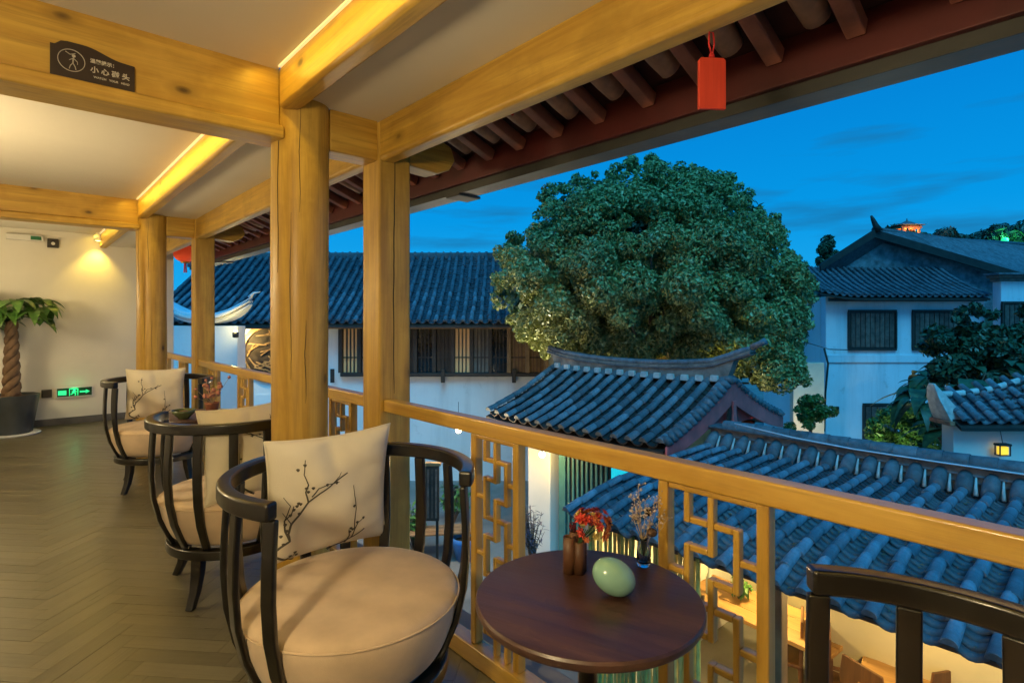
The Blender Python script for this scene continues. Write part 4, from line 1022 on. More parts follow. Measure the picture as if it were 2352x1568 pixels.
# courtyard clutter seen through the railing
p = at(1222,1255,8.2); shrub('lavender_pot', 'pot of purple-grey lavender beside the cream pier', (p.x, p.y, GZ), 34, .24, 1.05, foliage('lavender',(.05,.07,.05),(.10,.08,.13),(.16,.12,.20),6), .12, .020, .3, pot=.2, grp=None, sd=12)
p = at(985,1050,8.7); t = thing('notice_board', 'dark slatted notice board on the wall beyond the near chair', 'notice board', (p.x,p.y,GZ), -YAW)
MB().box(-.16,.16,-.03,.03,.9,1.75).build('panel', M['dark_wood'], t, bevel=.008)
for k in range(5): MB().box(-.145+k*.062,-.115+k*.062,-.042,-.031,.95,1.70).build('slat', M['shutter'], t)
MB().box(-.19,.19,-.05,.05,1.751,1.80).build('top_rail', M['tan_wood'], t, bevel=.008); 
for x in (-.13,.13): MB().box(x-.02,x+.02,-.02,.02,0,.8995).build('leg', M['dark_wood'], t)
p = spot(1000,1215,GZ+.45); t = thing('courtyard_bench', 'low wooden courtyard bench seen between the slats of the near chair', 'bench', (p.x,p.y,GZ), -YAW+.15)
for k in range(3): MB().box(-.75,.75,-.22+k*.15,-.09+k*.15,.42,.45).build('seat_board', M['tan_wood'], t, bevel=.005)
for x in (-.65,.65): MB().box(x-.03,x+.03,-.2,.2,0,.419).build('leg', M['tan_wood'], t, bevel=.005)
p = spot(1003,1240,GZ+.3); t = thing('blue_planter', 'bright blue glazed planter behind the near armchair', 'planter', (p.x+.35,p.y-.35,GZ))
MB().lathe([(.02,0),(.16,0),(.24,.30),(.25,.38),(.22,.38),(.20,.30),(.02,.30)], 28).build('pot', plain('blue_glaze',(.03,.16,.45),.3,.2,coat=.4), t, smooth=True); MB().lathe([(.01,.3005),(.2,.3005),(.01,.33)], 16).build('soil', M['soil'], t)
for k, (x, y, lb) in enumerate(((1042,1130,'green shrub between the chair slats and the railing panel'),(800,1010,'bright green shrub between the round pillar and the cracked post'),(950,1190,'low green shrub on the courtyard floor behind the near chair'))):
    p = spot(x, y+70, GZ); shrub('courtyard_shrub', lb, (p.x,p.y,GZ), 26, .45, .95 if k == 1 else .8, M['leaf_green'], .16, .06, .7, 'shrub', 'courtyard shrubs', sd=30+k)

# ---------------------------------------------------------------- long white house behind (faces the camera)
lh = thing('long_house', 'long white house with dark timber windows, round lattice window and blue tile roof', 'house', (0,0,0), -YAW)
LX0, LX1, LW, LE = -8.9, 1.6, 14.0, 13.4
MB().box(LX0, LX1, LW, LW+.3, GZ, 1.22).build('wall', M['outer_plaster'], lh)
def lfn(x): u = x/3.2; return 1.25 + 1.92*(.80*u + .20*u*u)
lprof = smooth_prof(lfn, 3.2)
ML = Matrix.Translation((0, LE, 0)) @ Matrix.Rotation(R(90), 4, 'Z')         # local x -> depth, local y -> -x
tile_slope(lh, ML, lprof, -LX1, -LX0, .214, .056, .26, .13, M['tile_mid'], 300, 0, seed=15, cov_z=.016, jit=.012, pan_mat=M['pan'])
bed(lh, ML, lprof, -LX1, -LX0, M['dark_wood'])
rz_ = lfn(3.2)
rw = MB().box(LX0, LX1, LE+3.15, LE+3.30, rz_-.08, rz_+.07).build('ridge', M['tile_old'], lh, bevel=.015)
MB().tube([(LX0, LE+3.22, rz_+.085), (LX1, LE+3.22, rz_+.085)], .06, 10, flat=.7).build('ridge_cap', M['tile_old'], rw, smooth=True)
MB().add([(LX0,LE+3.25,rz_-.02),(LX1,LE+3.25,rz_-.02),(LX1,LE+6,1.2),(LX0,LE+6,1.2)], [(0,1,2,3)]).build('rear_slope', M['tile_old'], lh)
MB().box(LX0, LX1, LE+.06, LE+.11, 1.09, 1.20).build('eave_board', M['tan_wood'], lh, bevel=.006)
# window band
wx0, wx1, wz0, wz1 = -4.24, .85, .0, 1.14
MB().box(wx0, wx1, LW-.16, LW-.003, wz0-.09, wz0-.001).build('sill_beam', M['dark_wood'], lh, bevel=.01)
MB().box(wx0, wx1, LW-.14, LW-.003, wz1+.001, wz1+.06).build('head_beam', M['dark_wood'], lh, bevel=.01)
curtain = plain('pale_curtain', (.20,.18,.155), .9, .25, 5); amber = emit('amber_room', (.9,.55,.25), .035)
n = 11
for k in range(n+1):
    x = wx0 + (wx1-wx0)*k/n
    MB().box(x-.05, x+.05, LW-.15, LW-.003, wz0, wz1).build('window_post', M['dark_wood'] if k < 9 else M['tan_wood'], lh, bevel=.008)
    if k < n:
        w_ = (wx1-wx0)/n; a, b = x+.052, x+w_-.052
        wd = MB().box(a, b, LW-.030, LW-.004, wz0+.001, wz1-.001).build('window', (M['dark_glass'], curtain, amber, M['dark_wood'], M['dark_glass'], M['dark_wood'])[(k*5+2) % 6] if k < 9 else M['tan_wood'], lh)
        for q in range(1, 4): xx = a + (b-a)*q/4; MB().box(xx-.014, xx+.014, LW-.075, LW-.031, wz0+.002, wz1-.002).build('mullion', M['dark_wood'] if k < 9 else M['brown_wood'], wd)
        MB().box(a, b, LW-.078, LW-.0755, wz0+.36, wz0+.39).build('glazing_bar', M['dark_wood'], wd)
for x in (-4.42, .05, -1.7): MB().box(x-.05, x+.05, LW-.20, LW-.161, wz0-.24, wz0+.10).build('corbel', M['dark_wood'], lh, bevel=.01)
# round lattice window
mx, mz = -6.03, .486
mw = MB().lathe([(.74,-.06),(.74,0),(.62,0),(.62,-.06)], 56).xf(Matrix.Translation((mx, LW-.062, mz)) @ Matrix.Rotation(R(90), 4, 'X')).build('round_window', M['oak_x'], lh, bevel=.006)
bk = MB(); bk.lathe([(.005,0),(.619,0)], 40).xf(Matrix.Translation((mx, LW-.012, mz)) @ Matrix.Rotation(R(90), 4, 'X')).build('backing', plain('brown_dark_room',(.11,.072,.04),.6,.3), mw)
ic = random.Random(77)
for k in range(30):
    a = ic.uniform(0,6.28); b = a + ic.uniform(1.2,4.8)
    P_ = [Vector((mx+.618*math.cos(q), LW-.035, mz+.618*math.sin(q))) for q in (a, b)]
    d = (P_[1]-P_[0]).normalized(); side = Vector((-d.z,0,d.x)); f0 = ic.uniform(0,.6); f1 = f0 + ic.uniform(.25,.4)
    MB().sweep([P_[0].lerp(P_[1], f0), P_[0].lerp(P_[1], f1)], [side]*2, [(0,1,0)]*2, .013, .010).build('lattice_bar', M['oak_x'], mw)
MB().box(LX0, -4.95, LW-.02, LW-.001, GZ, -.55).build('plinth', M['outer_plaster'], lh)
MB().box(-6.95,-6.6, LW-.22, LW-.021, -1.5, .25).build('wall_offset', M['outer_plaster'], lh, bevel=.01)

# white wall with curved cap left of it
cw_ = thing('curved_cap_wall', 'white courtyard wall with an upswept curved cap lit from below', 'wall', camw(0,0,0), -YAW)
cx0, cx1, cz = -6.15, -4.62, 9.8
def cap_z(u): return 1.36 + .30*abs(u)**2.4
MB().box(cx0+.05, cx1-.17, cz, cz+.3, GZ, 1.20).build('wall', M['outer_plaster'], cw_, bevel=.01)
N_ = 25; uu = np.linspace(-1, 1, N_); xs = [(cx0+cx1)/2 + (cx1-cx0)/2*u for u in uu]
P_ = lambda dz: [(x, cz+.15, cap_z(u)+dz) for x, u in zip(xs, uu)]
tp = [1-.72*abs(u)**5 for u in uu]; A_ = [(0,q,0) for q in tp]; B_ = [(0,0,q) for q in tp]
MB().sweep(P_(-.085), A_, B_, .20, .035).build('moulding', M['outer_plaster'], cw_, bevel=.008)
MB().sweep(P_(-.02), A_, B_, .26, .026).build('cap', M['outer_plaster'], cw_, bevel=.008)
MB().sweep(P_(.03), A_, B_, .21, .022).build('cap_course', M['blue_plaster'], cw_, bevel=.008)
MB().tube([(cx1-.03,cz+.15,cap_z(1)+.04),(cx1+.04,cz+.15,cap_z(1)+.12),(cx1+.16,cz+.15,cap_z(1)+.14)], [.04,.02,.006], 8).build('horn', M['outer_plaster'], cw_, smooth=True)
t = thing('wall_lamp', 'small lamp glowing under the curved cap of the white wall', 'lamp', camw(-4.70, 9.55, 1.06), -YAW)
MB().lathe([(.02,-.06),(.05,-.05),(.05,.03),(.02,.04)], 16).build('shade', M['black_plastic'], t, smooth=True); MB().ball((0,0,.05), .03).build('bulb', emit('lamp_yellow',(1,.8,.3),8), t, smooth=True)
lamp('POINT', (0,-.05,.12), 9, (1,.78,.25), t, size=.04)
t = thing('eave_lamp', 'small yellow lamp under the eave beside the round lattice window', 'lamp', camw(-6.75, 13.72, .98), -YAW)
MB().lathe([(.02,-.05),(.06,-.04),(.05,.03),(.02,.04)], 16).build('shade', M['black_plastic'], t, smooth=True); MB().ball((0,0,-.07), .03).build('bulb', emit('lamp_yellow_b',(1,.8,.3),8), t, smooth=True)
lamp('POINT', (.05,-.16,-.12), 60, (1,.78,.3), t, size=.05)

# ---------------------------------------------------------------- far right: blue-lit house, side wall, wall with cap, plants
fh = thing('blue_lit_house', 'two-storey white house in blue dusk light with shuttered windows', 'house', (0,0,0), -YAW)
D = 17.0; K = FPX/D
fx = lambda x: (x-1176)/K; fz = lambda y: EYE-(y-HORIZON)/K
MB().box(fx(1897), fx(2262), D, D+.3, GZ, 2.02).build('wall', M['blue_plaster'], fh, bevel=.02)
MB().box(fx(1897), fx(1897)+.3, D+.301, D+4.2, GZ, 2.0).build('side_wall', M['outer_plaster'], fh)
MB().box(fx(2250), fx(2560), D-.75, D-.45, GZ, 2.45).build('wing_wall', M['blue_plaster'], fh, bevel=.02)
MB().box(fx(1900), fx(2248), D-.05, D-.002, fz(832), fz(815)).build('string_course', M['blue_plaster'], fh, bevel=.01)
def shutter(x0, x1, y0, y1, d=D, n=9):
    a, b, z0, z1 = fx(x0)*d/D, fx(x1)*d/D, EYE-(y1-HORIZON)/FPX*d, EYE-(y0-HORIZON)/FPX*d
    w_ = MB().box(a, b, d-.03, d-.003, z0, z1).build('window', M['dark_wood'], fh)
    for q in range(n): xx = a+.03 + (b-a-.06)*(q+.5)/n; MB().box(xx-(b-a)/n*.40, xx+(b-a)/n*.40, d-.05, d-.031, z0+.04, z1-.04).build('shutter_slat', M['shutter'], w_)
    for (p0,p1,q0,q1) in ((a-.04,b+.04,z1,z1+.06),(a-.04,b+.04,z0-.06,z0),(a-.05,a-.001,z0,z1),(b+.001,b+.05,z0,z1)): MB().box(p0,p1,d-.07,d-.003,q0,q1).build('window_frame', M['dark_wood'], w_)
shutter(1950, 2054, 716, 800); shutter(2097, 2212, 716, 800, n=10); shutter(2302, 2420, 697, 800, D-.75, n=10)
shutter(1984, 2054, 930, 1010, n=5); shutter(2108, 2180, 930, 1010, n=5)
MB().box(fx(1910), fx(1925), D-.06, D-.002, fz(949), fz(933)).build('meter_box', M['dark_wood'], fh)
# lower roof of the house
def ffn(x): u = x/2.0; return 2.02 + .98*(.7*u+.3*u*u)
MF = Matrix.Translation((0, D-.45, 0)) @ Matrix.Rotation(R(90), 4, 'Z')
fsag = lambda x, y: .10*max(0, (-y - 9.9)*-1 - .1)**1.0*.4 if False else .16*max(0, 1-abs(-y-fx(1870))/1.2)**2
tile_slope(fh, MF, smooth_prof(ffn, 2.0), -fx(2246), -fx(1868), .21, .052, .25, .13, M['tile_old'], 0, 0, seed=22, sag=fsag, cov_z=.014)
bed(fh, MF, smooth_prof(ffn, 2.0), -fx(2246), -fx(1868), M['dark_wood'], sag=fsag, name='roof_boards')
MB().box(fx(1890), fx(2246), D-.34, D-.28, 1.86, 1.965).build('eave_board', M['dark_wood'], fh)
# upper gable and long roof behind it
D2 = 18.7
def up(x, y, d=D2): return Vector(((x-1176)/FPX*d, d, EYE-(y-HORIZON)/FPX*d))
Pk, Q, Lf = up(1992,546), up(2360,655), up(1890,612)
dv = Vector((8.6, 3.6, .0))
gw = MB(); a = [Lf, Pk, Q, up(2360,720), up(1890,720)]
gw.add([p + Vector((0,.02,0)) for p in a], [(0,1,2,3,4)]); gw.add([p + Vector((0,.32,0)) for p in a], [(0,1,2,3,4)]); gw.build('gable_wall', plain('grey_rubble_wall',(.20,.21,.22),.9,.5,5,bmp=.6,bscale=18), fh)
th = Vector((0,0,.16))
for nm, (p, q) in (('long_roof',(Pk,Q)),('left_roof',(Pk,Lf+Vector((-.35,0,-.22))))):
    o_ = Vector((0,-.35,0)); v = [p+o_, q+o_, q+dv, p+dv]; MB().add(v + [z+th for z in v], [(0,1,2,3),(4,5,6,7),(0,1,5,4),(1,2,6,5),(2,3,7,6),(3,0,4,7)]).build(nm, M['tile_old'], fh)
tb = MB(); nrow = 60
for k in range(nrow):
    f = k/nrow; p0 = Pk + dv*f + Vector((0,-.35*(1-f),.17)); q0 = Q + dv*f + Vector((0,-.35*(1-f),.17)); tb.tube([p0, (p0+q0)/2+Vector((0,0,-.06)), q0], .055, 6)
stuff(tb.build('cover_tiles', M['tile_old'], fh, smooth=True))
MB().tube([Pk+Vector((0,-.35,.22)), Pk+dv*.5+Vector((0,0,.17)), Pk+dv+Vector((0,0,.25))], .09, 8).build('ridge', M['tile_old'], fh, smooth=True)
MB().sweep([Lf+Vector((-.3,-.38,-.06)), Pk+Vector((-.02,-.38,.08)), Q+Vector((.1,-.38,.05))], [(0,1,0)]*3, [(0,0,1)]*3, .05, [.10,.13,.13]).build('verge_band', M['dark_wood'], fh)
MB().tube([Pk+Vector((.12,-.4,.15)), Pk+Vector((.02,-.4,.34)), Pk+Vector((-.08,-.4,.56)), Pk+Vector((-.13,-.4,.66))], [.14,.09,.06,.03], 8).build('ridge_horn', M['dark_wood'], fh, smooth=True)
for q, (dy, dz, hh) in enumerate(((.0,0,.10),(-.10,.101,.07),(-.22,.172,.06))): MB().box(fx(2243)-.1*q, fx(2560), D-.80+dy, D-.46, 2.42+dz, 2.42+dz+hh).build('wing_cornice', M['ridge'] if q < 2 else M['tile_old'], fh, bevel=.01)

# drain cable and pipe on the corner
tag(MB().tube([at(1893,800,16.85), at(1902,835,16.85), at(1896,900,16.85), at(1893,990,16.85)], .03, 6).build('downpipe', M['dark_wood'], None, smooth=True), 'thin dark downpipe at the corner of the blue-lit house', 'pipe')
tag(MB().tube([at(1800,742,12.6), at(1850,786,15), at(1905,802,16.8), at(1975,804,16.8)], .014, 5).build('overhead_wire', M['black_plastic'], None), 'dark wire sagging from the big tree to the blue-lit house', 'wire')

# garden wall at the right edge with a tile cap
gwall = thing('garden_wall', 'pale garden wall with a small tiled cap at the right edge', 'wall', at(2190, 735, 9.0) - Vector((0,0,EYE)), -YAW)
MB().box(.0, 2.2, 0, .25, GZ, -.38).build('wall', M['plaster'], gwall, bevel=.01)
MB().box(-.13, 2.2, -.10, .35, -.379, -.31).build('brick_course', plain('orange_brick',(.42,.17,.09),.8,.3,14), gwall, bevel=.01)
def wfn(x): return -.30 + .62*x
MW = Matrix.Translation((0, -.22, 0)) @ Matrix.Rotation(R(90), 4, 'Z')
wsag = lambda x, y: .34*max(0, (-y-.2)/1.6)**1.2 * (x/.55)
tile_slope(gwall, MW, smooth_prof(wfn, .55, 5), -2.1, -.02, .23, .060, .20, .09, M['tile_mid'], 300, 300, seed=31, sag=wsag, cov_z=.02)
bed(gwall, MW, smooth_prof(wfn, .55, 5), -2.15, .05, M['dark_wood'], sag=wsag)
MB().tube([(-.10,.33,.06), (.35,.34,.075), (.9,.35,.15), (1.5,.36,.33), (2.1,.36,.52)], [.055]*5, 8).build('cap_ridge', M['mortar'], gwall, smooth=True)
MB().sweep([(.04,.15,-.30),(-.06,.15,-.12),(-.16,.15,.06),(-.22,.15,.20),(-.235,.15,.27)], [(1,0,.4)]*5, [(0,1,0)]*5, [.10,.085,.06,.03,.012], [.20,.18,.14,.10,.06]).build('scroll_end', M['mortar'], gwall, bevel=.01)
t = thing('wall_lantern', 'small yellow-glowing lantern hanging on the pale garden wall', 'lantern', at(2303,1034,8.85), -YAW)
MB().box(-.09,.09,-.05,.05,-.08,-.075).build('base', M['dark_wood'], t); MB().box(-.10,.10,-.06,.06,.076,.11).build('top', M['dark_wood'], t, bevel=.008)
for x in (-.08,.08):
    for y in (-.045,.045): MB().box(x-.008,x+.008,y-.006,y+.006,-.0745,.0755).build('corner_bar', M['dark_wood'], t)
MB().box(-.065,.065,-.035,.035,-.06,.06).build('lens', emit('lantern_yellow',(1.0,.62,.04),1.1), t)
MB().tube([(0,.0,.111),(-.02,.02,.3),(-.03,.03,.55)], .005, 5).build('flex', M['black_plastic'], t)

# warm side wall behind the small tree at the corner
cwal = tag(MB().box(-.42,.42,0,.2,GZ,.15).build('corner_wall', plain('cream_wall',(.66,.58,.44),.9,.15,1.5), None, bevel=.01), 'warm lit cream wall left of the blue-lit house', 'wall')
cwal.location = camw((1858-1176)/FPX*15.2, 15.2, 0); cwal.rotation_euler = (0,0,-YAW)
p = at(1860, 1000, 14.3); pendant('corner_lamp', 'hidden lamp lighting the cream wall beside the big tree', (p.x, p.y, -1.75), .3, 36, WARM2, .04, 14)
# ================================================================ TREES AND FAR THINGS
def leaf_cloud(name, mat, parent, centres, radii, count, size, seed, up=.25, squash=.85, flat=1.0):
    """many small leaf faces over the skins of many lobes -> one crown mesh"""
    g = np.random.default_rng(seed)
    c = np.array(centres, float); r = np.array(radii, float)
    w = r**2/np.sum(r**2); idx = g.choice(len(c), count, p=w)
    d = g.normal(size=(count,3)); d /= np.linalg.norm(d, axis=1)[:,None]
    rad = r[idx]*(1 - .38*g.random(count)**2 + .10*g.normal(size=count)*.6)
    p = c[idx] + d*rad[:,None]*np.array([1,1,squash])
    n = d*flat + .75*g.normal(size=(count,3)) + np.array([0,0,up]); n /= np.linalg.norm(n, axis=1)[:,None]
    a = np.cross(n, g.normal(size=(count,3))); a /= np.linalg.norm(a, axis=1)[:,None]; b = np.cross(n, a)
    s = size*(.6+.8*g.random(count))[:,None]
    v = np.stack([p + a*s, p + b*s*.45 + n*s*.12, p - a*s, p - b*s*.45 + n*s*.12], 1).reshape(-1,3)
    me = bpy.data.meshes.new(name); me.vertices.add(len(v)); me.vertices.foreach_set('co', v.ravel())
    me.loops.add(len(v)); me.loops.foreach_set('vertex_index', np.arange(len(v), dtype=np.int32))
    me.polygons.add(count); me.polygons.foreach_set('loop_start', np.arange(0, len(v), 4, dtype=np.int32))
    me.update(calc_edges=True); me.validate(); me.materials.append(mat)
    return put(name, me, parent)

# ---- the big round tree behind the gate
ZT = 12.0
TB = camw((1500-1176)/FPX*ZT, ZT, GZ)
bt = thing('big_round_tree', 'huge round evergreen tree rising behind the gate pavilion', 'tree', TB)
outline = [(1136,640),(1160,570),(1235,510),(1262,440),(1330,418),(1400,408),(1440,388),(1500,376),(1560,398),(1605,390),(1670,415),(1740,470),(1790,530),(1812,585),(1855,620),(1860,700),(1835,770),(1846,850),(1856,905),(1800,915),(1745,885),(1700,860),(1500,842),(1300,832),(1215,770),(1160,715)]
def inside(x, y):
    c = False
    for i in range(len(outline)):
        (x1,y1),(x2,y2) = outline[i-1], outline[i]
        if (y1 > y) != (y2 > y) and x < (x2-x1)*(y-y1)/(y2-y1)+x1: c = not c
    return c
def edge_dist(x, y):
    best = 1e9
    for i in range(len(outline)):
        (x1,y1),(x2,y2) = outline[i-1], outline[i]; l2 = (x2-x1)**2+(y2-y1)**2; t_ = max(0,min(1,((x-x1)*(x2-x1)+(y-y1)*(y2-y1))/l2))
        best = min(best, math.hypot(x-x1-t_*(x2-x1), y-y1-t_*(y2-y1)))
    return best
tr = random.Random(42); cen, rad = [], []
boughs = []
while len(boughs) < 46:
    x, y = tr.uniform(1120,1885), tr.uniform(370,935)
    if inside(x, y) and all(math.hypot(x-a, y-b) > 62 for a, b in boughs): boughs.append((x, y))
    elif tr.random() < .0005: break
tries = 0
while len(cen) < 700 and tries < 40000:
    tries += 1
    x, y = tr.uniform(1120,1885), tr.uniform(370,935)
    if not inside(x, y): continue
    ed = edge_dist(x, y); rr = tr.uniform(.13,.36)
    if ed*ZT/FPX < rr*.62: rr = max(.11, ed*ZT/FPX*1.2)
    depth = 2.35*math.sqrt(max(0.0, 1-(1-min(1, ed/215))**2))
    near = min(math.hypot(x-a, y-b) for a, b in boughs)          # foliage billows out round each bough, hollows between
    zc = ZT - (depth + .25)*tr.choice((1,1,1,1,.75,.4,0,-.8))*(1.05 - .42*min(1, near/68)) + tr.uniform(-.08,.08)
    if near > 50 and tr.random() < .45: continue
    rr *= 1.15 - .35*min(1, near/60)
    q = at(x, y, zc)
    cen.append(q - TB); rad.append(rr)
leaf_cloud('crown', M['leaf_tree'], bt, cen, rad, 270000, .040, 5, up=.5, flat=1.0)
# a few loose twig sprays break the outline
sc_, sr_ = [], []
for k in range(150):
    i = tr.randrange(len(outline)); (x1,y1),(x2,y2) = outline[i-1], outline[i]; f = tr.random(); x, y = x1+(x2-x1)*f, y1+(y2-y1)*f
    if y > 830: continue
    zc = ZT + tr.uniform(-.5,.5); q = at(x, y, zc); d = (q - (TB + Vector((0,0,4.6)))).normalized(); sc_.append(q - TB + d*tr.uniform(-.08,.14)); sr_.append(tr.uniform(.06,.16))
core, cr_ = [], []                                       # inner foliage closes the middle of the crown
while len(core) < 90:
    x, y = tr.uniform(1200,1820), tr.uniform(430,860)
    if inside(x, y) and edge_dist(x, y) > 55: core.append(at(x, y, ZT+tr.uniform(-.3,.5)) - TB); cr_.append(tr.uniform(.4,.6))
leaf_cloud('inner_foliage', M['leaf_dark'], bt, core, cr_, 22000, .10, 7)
leaf_cloud('outer_twigs', M['leaf_tree'], bt, sc_, sr_, 7500, .05, 6)
tk = MB().tube([(0,0,0),(.05,.02,.9),(.0,.0,1.9),(.05,0,2.8)], [.42,.34,.30,.24], 14).build('trunk', M['bark'], bt, smooth=True)
for k in range(16):
    c = Vector(cen[tr.randrange(len(cen))]); MB().tube([(.02,0,1.7+.06*k), c*.45 + Vector((0,0,1.4)), c*.95], [.11,.07,.02], 7).build('limb', M['bark'], tk, smooth=True)
# garden uplight under it
t = thing('garden_uplight', 'small yellow garden uplight at the foot of the big tree', 'garden light', TB + camw(-.35, -1.75, 0))
MB().lathe([(.02,0),(.09,0),(.09,.12),(.07,.14),(.02,.14)], 18).build('housing', M['black_plastic'], t, smooth=True); MB().lathe([(.005,.141),(.065,.141),(.005,.146)], 16).build('lens', emit('uplight_glow',(1,.85,.25),10), t)
lamp('SPOT', (0,0,.2), 420, (1,.88,.12), t, size=.08, rot=(R(180),0,0), spot=75, blend=.9)

fp = camw(-1.25, 12.3, GZ); aim = camw(2.6, 11.0, 2.3) - (fp + Vector((0,0,.35)))  # added fill spot that brightens the tree crown, not a known fixture
t = thing('fill_floodlight', 'added fill floodlight left of the gate pavilion aimed at the big tree', 'garden light', fp)
MB().tube([(0,0,0),(0,0,.22)], .02, 8).build('stake', M['black_plastic'], t)
qd = aim.to_track_quat('Z','Y').to_matrix().to_4x4()
MB().lathe([(.03,-.10),(.08,-.08),(.10,.04),(.09,.05),(.02,.02)], 20).xf(Matrix.Translation((0,0,.30)) @ qd).build('housing', M['black_plastic'], t, smooth=True)
fl_ = lamp('SPOT', (0,0,.30), 1900, (1,.95,.66), t, size=.10, spot=78, blend=.8); fl_.rotation_euler = aim.to_track_quat('-Z','Y').to_euler(); fl_.location = Vector((0,0,.30)) + aim.normalized()*.12
# small tree in front of the warm corner wall
p = at(1862, 1010, 13.6); t = thing('corner_tree', 'small leafy tree in front of the warm lit cream wall', 'tree', (p.x, p.y, GZ))
cc = [Vector((tr.gauss(0,.17), tr.gauss(0,.17), 1.75+tr.gauss(0,.24))) for _ in range(24)]
leaf_cloud('crown', M['leaf_green'], t, cc, [tr.uniform(.08,.18) for _ in cc], 3800, .045, 9)
MB().tube([(0,0,0),(.03,0,.9),(0,.02,1.9)], [.06,.05,.03], 8).build('trunk', M['bark'], t, smooth=True)

# broad-leaved plants by the garden wall
def broad_plant(label, base, n, ll, lw, h, mat, sd, spread=.5):
    t = thing('broadleaf_plant', label, 'plant', base, group='broadleaf plants by the garden wall'); q = random.Random(sd)
    st = MB(); 
    for k in range(n):
        a = q.uniform(0,6.28); d = q.uniform(.1,1)*spread; tip = Vector((d*math.cos(a), d*math.sin(a), h*q.uniform(.55,1.0)))
        st.tube([(0,0,0), (tip.x*.3, tip.y*.3, tip.z*.7), tip], [.03,.02,.01], 6)
        for j in range(4):
            b = a + q.uniform(-1.4,1.4); mb = MB(); leaflet(tip, (math.cos(b), math.sin(b), q.uniform(-.15,.9)), ll*q.uniform(.6,1.15), lw*q.uniform(.7,1.2), q.uniform(.4,1.1), mb); mb.build('leaf', mat, t, smooth=True)
    st.build('stems', M['bark'], t); return t
p = at(2190, 850, 10.6); broad_plant('broad dark leaves reaching over the scroll end of the garden wall', (p.x,p.y,GZ), 15, .85, .24, 3.25, M['leaf_dark'], 3, .95)
p = at(2310, 820, 10.9); broad_plant('tall dense dark broadleaf plant at the right edge', (p.x,p.y,GZ), 20, .70, .20, 3.7, M['leaf_dark'], 5, 1.0)
cc = []; rr_ = []
PB = at(2270, 735, 11.6); PB.z = GZ
for k in range(70):
    x, y = tr.uniform(2130,2400), tr.uniform(760,900); q = at(x, y, 11.6+tr.uniform(-.5,.5))-PB; cc.append(q); rr_.append(tr.uniform(.14,.28))
for k in range(26):
    x = tr.uniform(2180,2400); y = tr.uniform(700,790); q = at(x, y, 11.6+tr.uniform(-.4,.4))-PB; cc.append(q); rr_.append(tr.uniform(.07,.14))
t = thing('dark_hedge', 'tall dark hedge in front of the blue-lit house at the right', 'hedge', PB); leaf_cloud('foliage', M['leaf_dark'], t, cc, rr_, 15000, .075, 12); MB().tube([(0,0,0),(.1,0,1.5),(.2,.1,2.6)], [.08,.06,.03], 8).build('trunk', M['bark'], t, smooth=True)
PB = at(2080, 735, 14.0); PB.z = GZ; cc, rr_ = [], []
for k in range(80):
    x, y = tr.uniform(1995,2185), tr.uniform(935,1050); cc.append(at(x, y + 22*abs(x-2090)/100, 14.0+tr.uniform(-.6,.6))-PB); rr_.append(tr.uniform(.10,.22))
t = thing('green_bush', 'bright green bush below the windows of the blue-lit house', 'bush', PB); leaf_cloud('foliage', M['leaf_green'], t, cc, rr_, 12000, .06, 14); MB().tube([(0,0,0),(0,.05,1.0)], [.06,.03], 8).build('stem', M['bark'], t, smooth=True)

p = camw((2050-1176)/FPX*13.0, 13.0, GZ); t = thing('bush_light', 'small garden light shining on the bright green bush', 'garden light', p)
MB().lathe([(.02,0),(.07,0),(.07,.10),(.05,.12),(.02,.12)], 16).build('housing', M['black_plastic'], t, smooth=True); lamp('POINT', (0,0,.9), 28, (.9,1,.5), t, size=.06); MB().tube([(0,0,.12),(0,0,.8)], .015, 6).build('stake', M['black_plastic'], t); MB().ball((0,0,.83), .035).build('bulb', emit('bush_bulb',(.9,1,.5),6), t, smooth=True)
# ---- far hill with its wood and a lit pavilion
hill = MB(); nx = 50; rows = []
def hill_h(x, d): return max(0, EYE - (548-HORIZON)/FPX*120)*(1-((d-140)/60)**2*.55)*(.94+.05*math.sin(x*.05)) * max(0, min(1, (x-62)/30))
for j in range(9):
    d = 80 + 15*j; rows.append([camw(50+3.2*i, d, GZ + max(0, hill_h(50+3.2*i, d)) if d > 81 else GZ) for i in range(nx)])
v = [p for r_ in rows for p in r_]; hill.add(v, [(j*nx+i, j*nx+i+1, (j+1)*nx+i+1, (j+1)*nx+i) for j in range(8) for i in range(nx-1)])
struct(hill.build('hill', plain('hill_ground',(.03,.05,.03),.9,.4,.2), None, smooth=True))
cc, rr_ = [], []
hr = random.Random(8)
for k in range(420):
    x = hr.uniform(2035, 2460); zc = hr.uniform(100,128)
    top = 541 - 10*math.exp(-((x-2060)/40)**2) + 6*math.sin(x*.06) + (-18 if x > 2285 else 0) + (-8 if x > 2340 else 0)
    y = hr.uniform(top, 590); cc.append(at(x, y, zc)); rr_.append(hr.uniform(.7,1.5))
stuff(leaf_cloud('hill_wood', foliage('far_wood',(.03,.07,.05),(.05,.10,.06),(.08,.13,.08),.15), None, cc, rr_, 26000, .55, 17, up=.4))
pg = thing('hill_pavilion', 'tiny orange-lit pavilion on the far wooded hill', 'pavilion', camw((2083-1176)/FPX*104, 104, 0), -YAW)
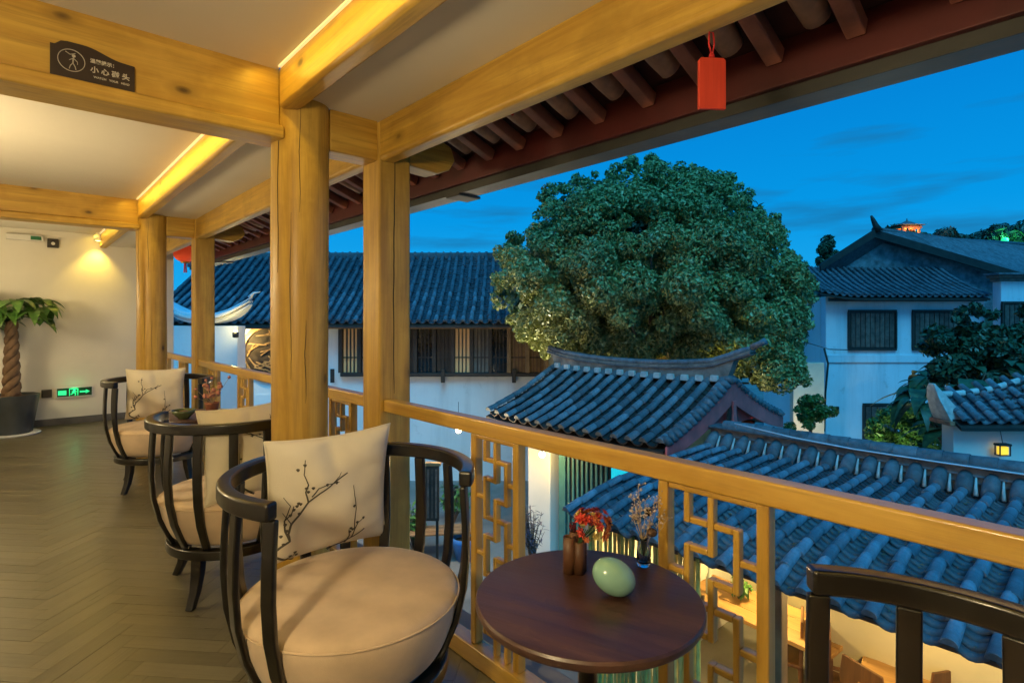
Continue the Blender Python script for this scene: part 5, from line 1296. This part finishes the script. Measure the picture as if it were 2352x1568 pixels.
pz = EYE - (541-HORIZON)/FPX*104; lit = plain('red_lacquered_timber', (.50,.19,.09), .7, .2); lamp('POINT', (0,-3.0,pz-.6), 1500, (1,.50,.16), pg, size=.4); lamp('POINT', (0,-.2,pz+.3), 500, (1,.45,.12), pg, size=.3)
for x in (-1.5,-.5,.5,1.5): MB().box(x-.18,x+.18,-1.2,-.85,pz-1.5,pz+1.2).build('column', lit, pg)
MB().box(-1.45,1.45,.2,1.0,pz-1.5,pz+1.2).build('core', plain('pavilion_core',(.10,.05,.03),.8), pg); MB().box(-1.9,1.9,-1.3,1.3,pz+1.2,pz+1.55).build('frieze', lit, pg)
rs = []
for q, z in ((2.5,1.60),(2.2,1.72),(1.4,2.0),(.6,2.45),(.1,2.75)): rs.append([(sx*q*1.0 , sy*q*.7, pz+z + (.22 if q > 2.3 else 0)) for sx, sy in ((-1,-1),(1,-1),(1,1),(-1,1))])
MB().rings(rs).build('roof', M['tile_old'], pg); MB().tube([(0,0,pz+2.7),(0,0,pz+3.2)], [.15,.04], 8).build('finial', M['tile_old'], pg)
gl_ = thing('green_floodlight', 'green floodlit tree glow on the far hill', 'floodlight', at(2308,553,99))
MB().ball((0,0,0), .55, n=12, m=8).build('lens', emit('green_flood',(.02,.75,.25),1.3), gl_, smooth=True); MB().tube([(0,0,-.5),(0,0,-4)], .1, 6).build('mast', M['dark_wood'], gl_)
lamp('POINT', (0,-.8,.6), 900, (.1,1,.4), gl_, size=.5)
# slim tree above the roof of the blue-lit house
PB = at(1903, 600, 30); t = thing('slim_tree', 'slim dark tree rising behind the roof of the blue-lit house', 'tree', (PB.x,PB.y,GZ)); cc, rr_ = [], []
for k in range(34):
    y = hr.uniform(548, 604); wdt = 4 + (y-545)*.32; x = 1902 + hr.uniform(-wdt, wdt); cc.append(at(x, y, 30+hr.uniform(-.4,.4)) - Vector((PB.x,PB.y,GZ))); rr_.append(hr.uniform(.14,.30))
leaf_cloud('crown', M['leaf_dark'], t, cc, rr_, 3600, .10, 19); MB().tube([(0,0,0),(0,0,5.5)], [.2,.06], 8).build('trunk', M['bark'], t, smooth=True)
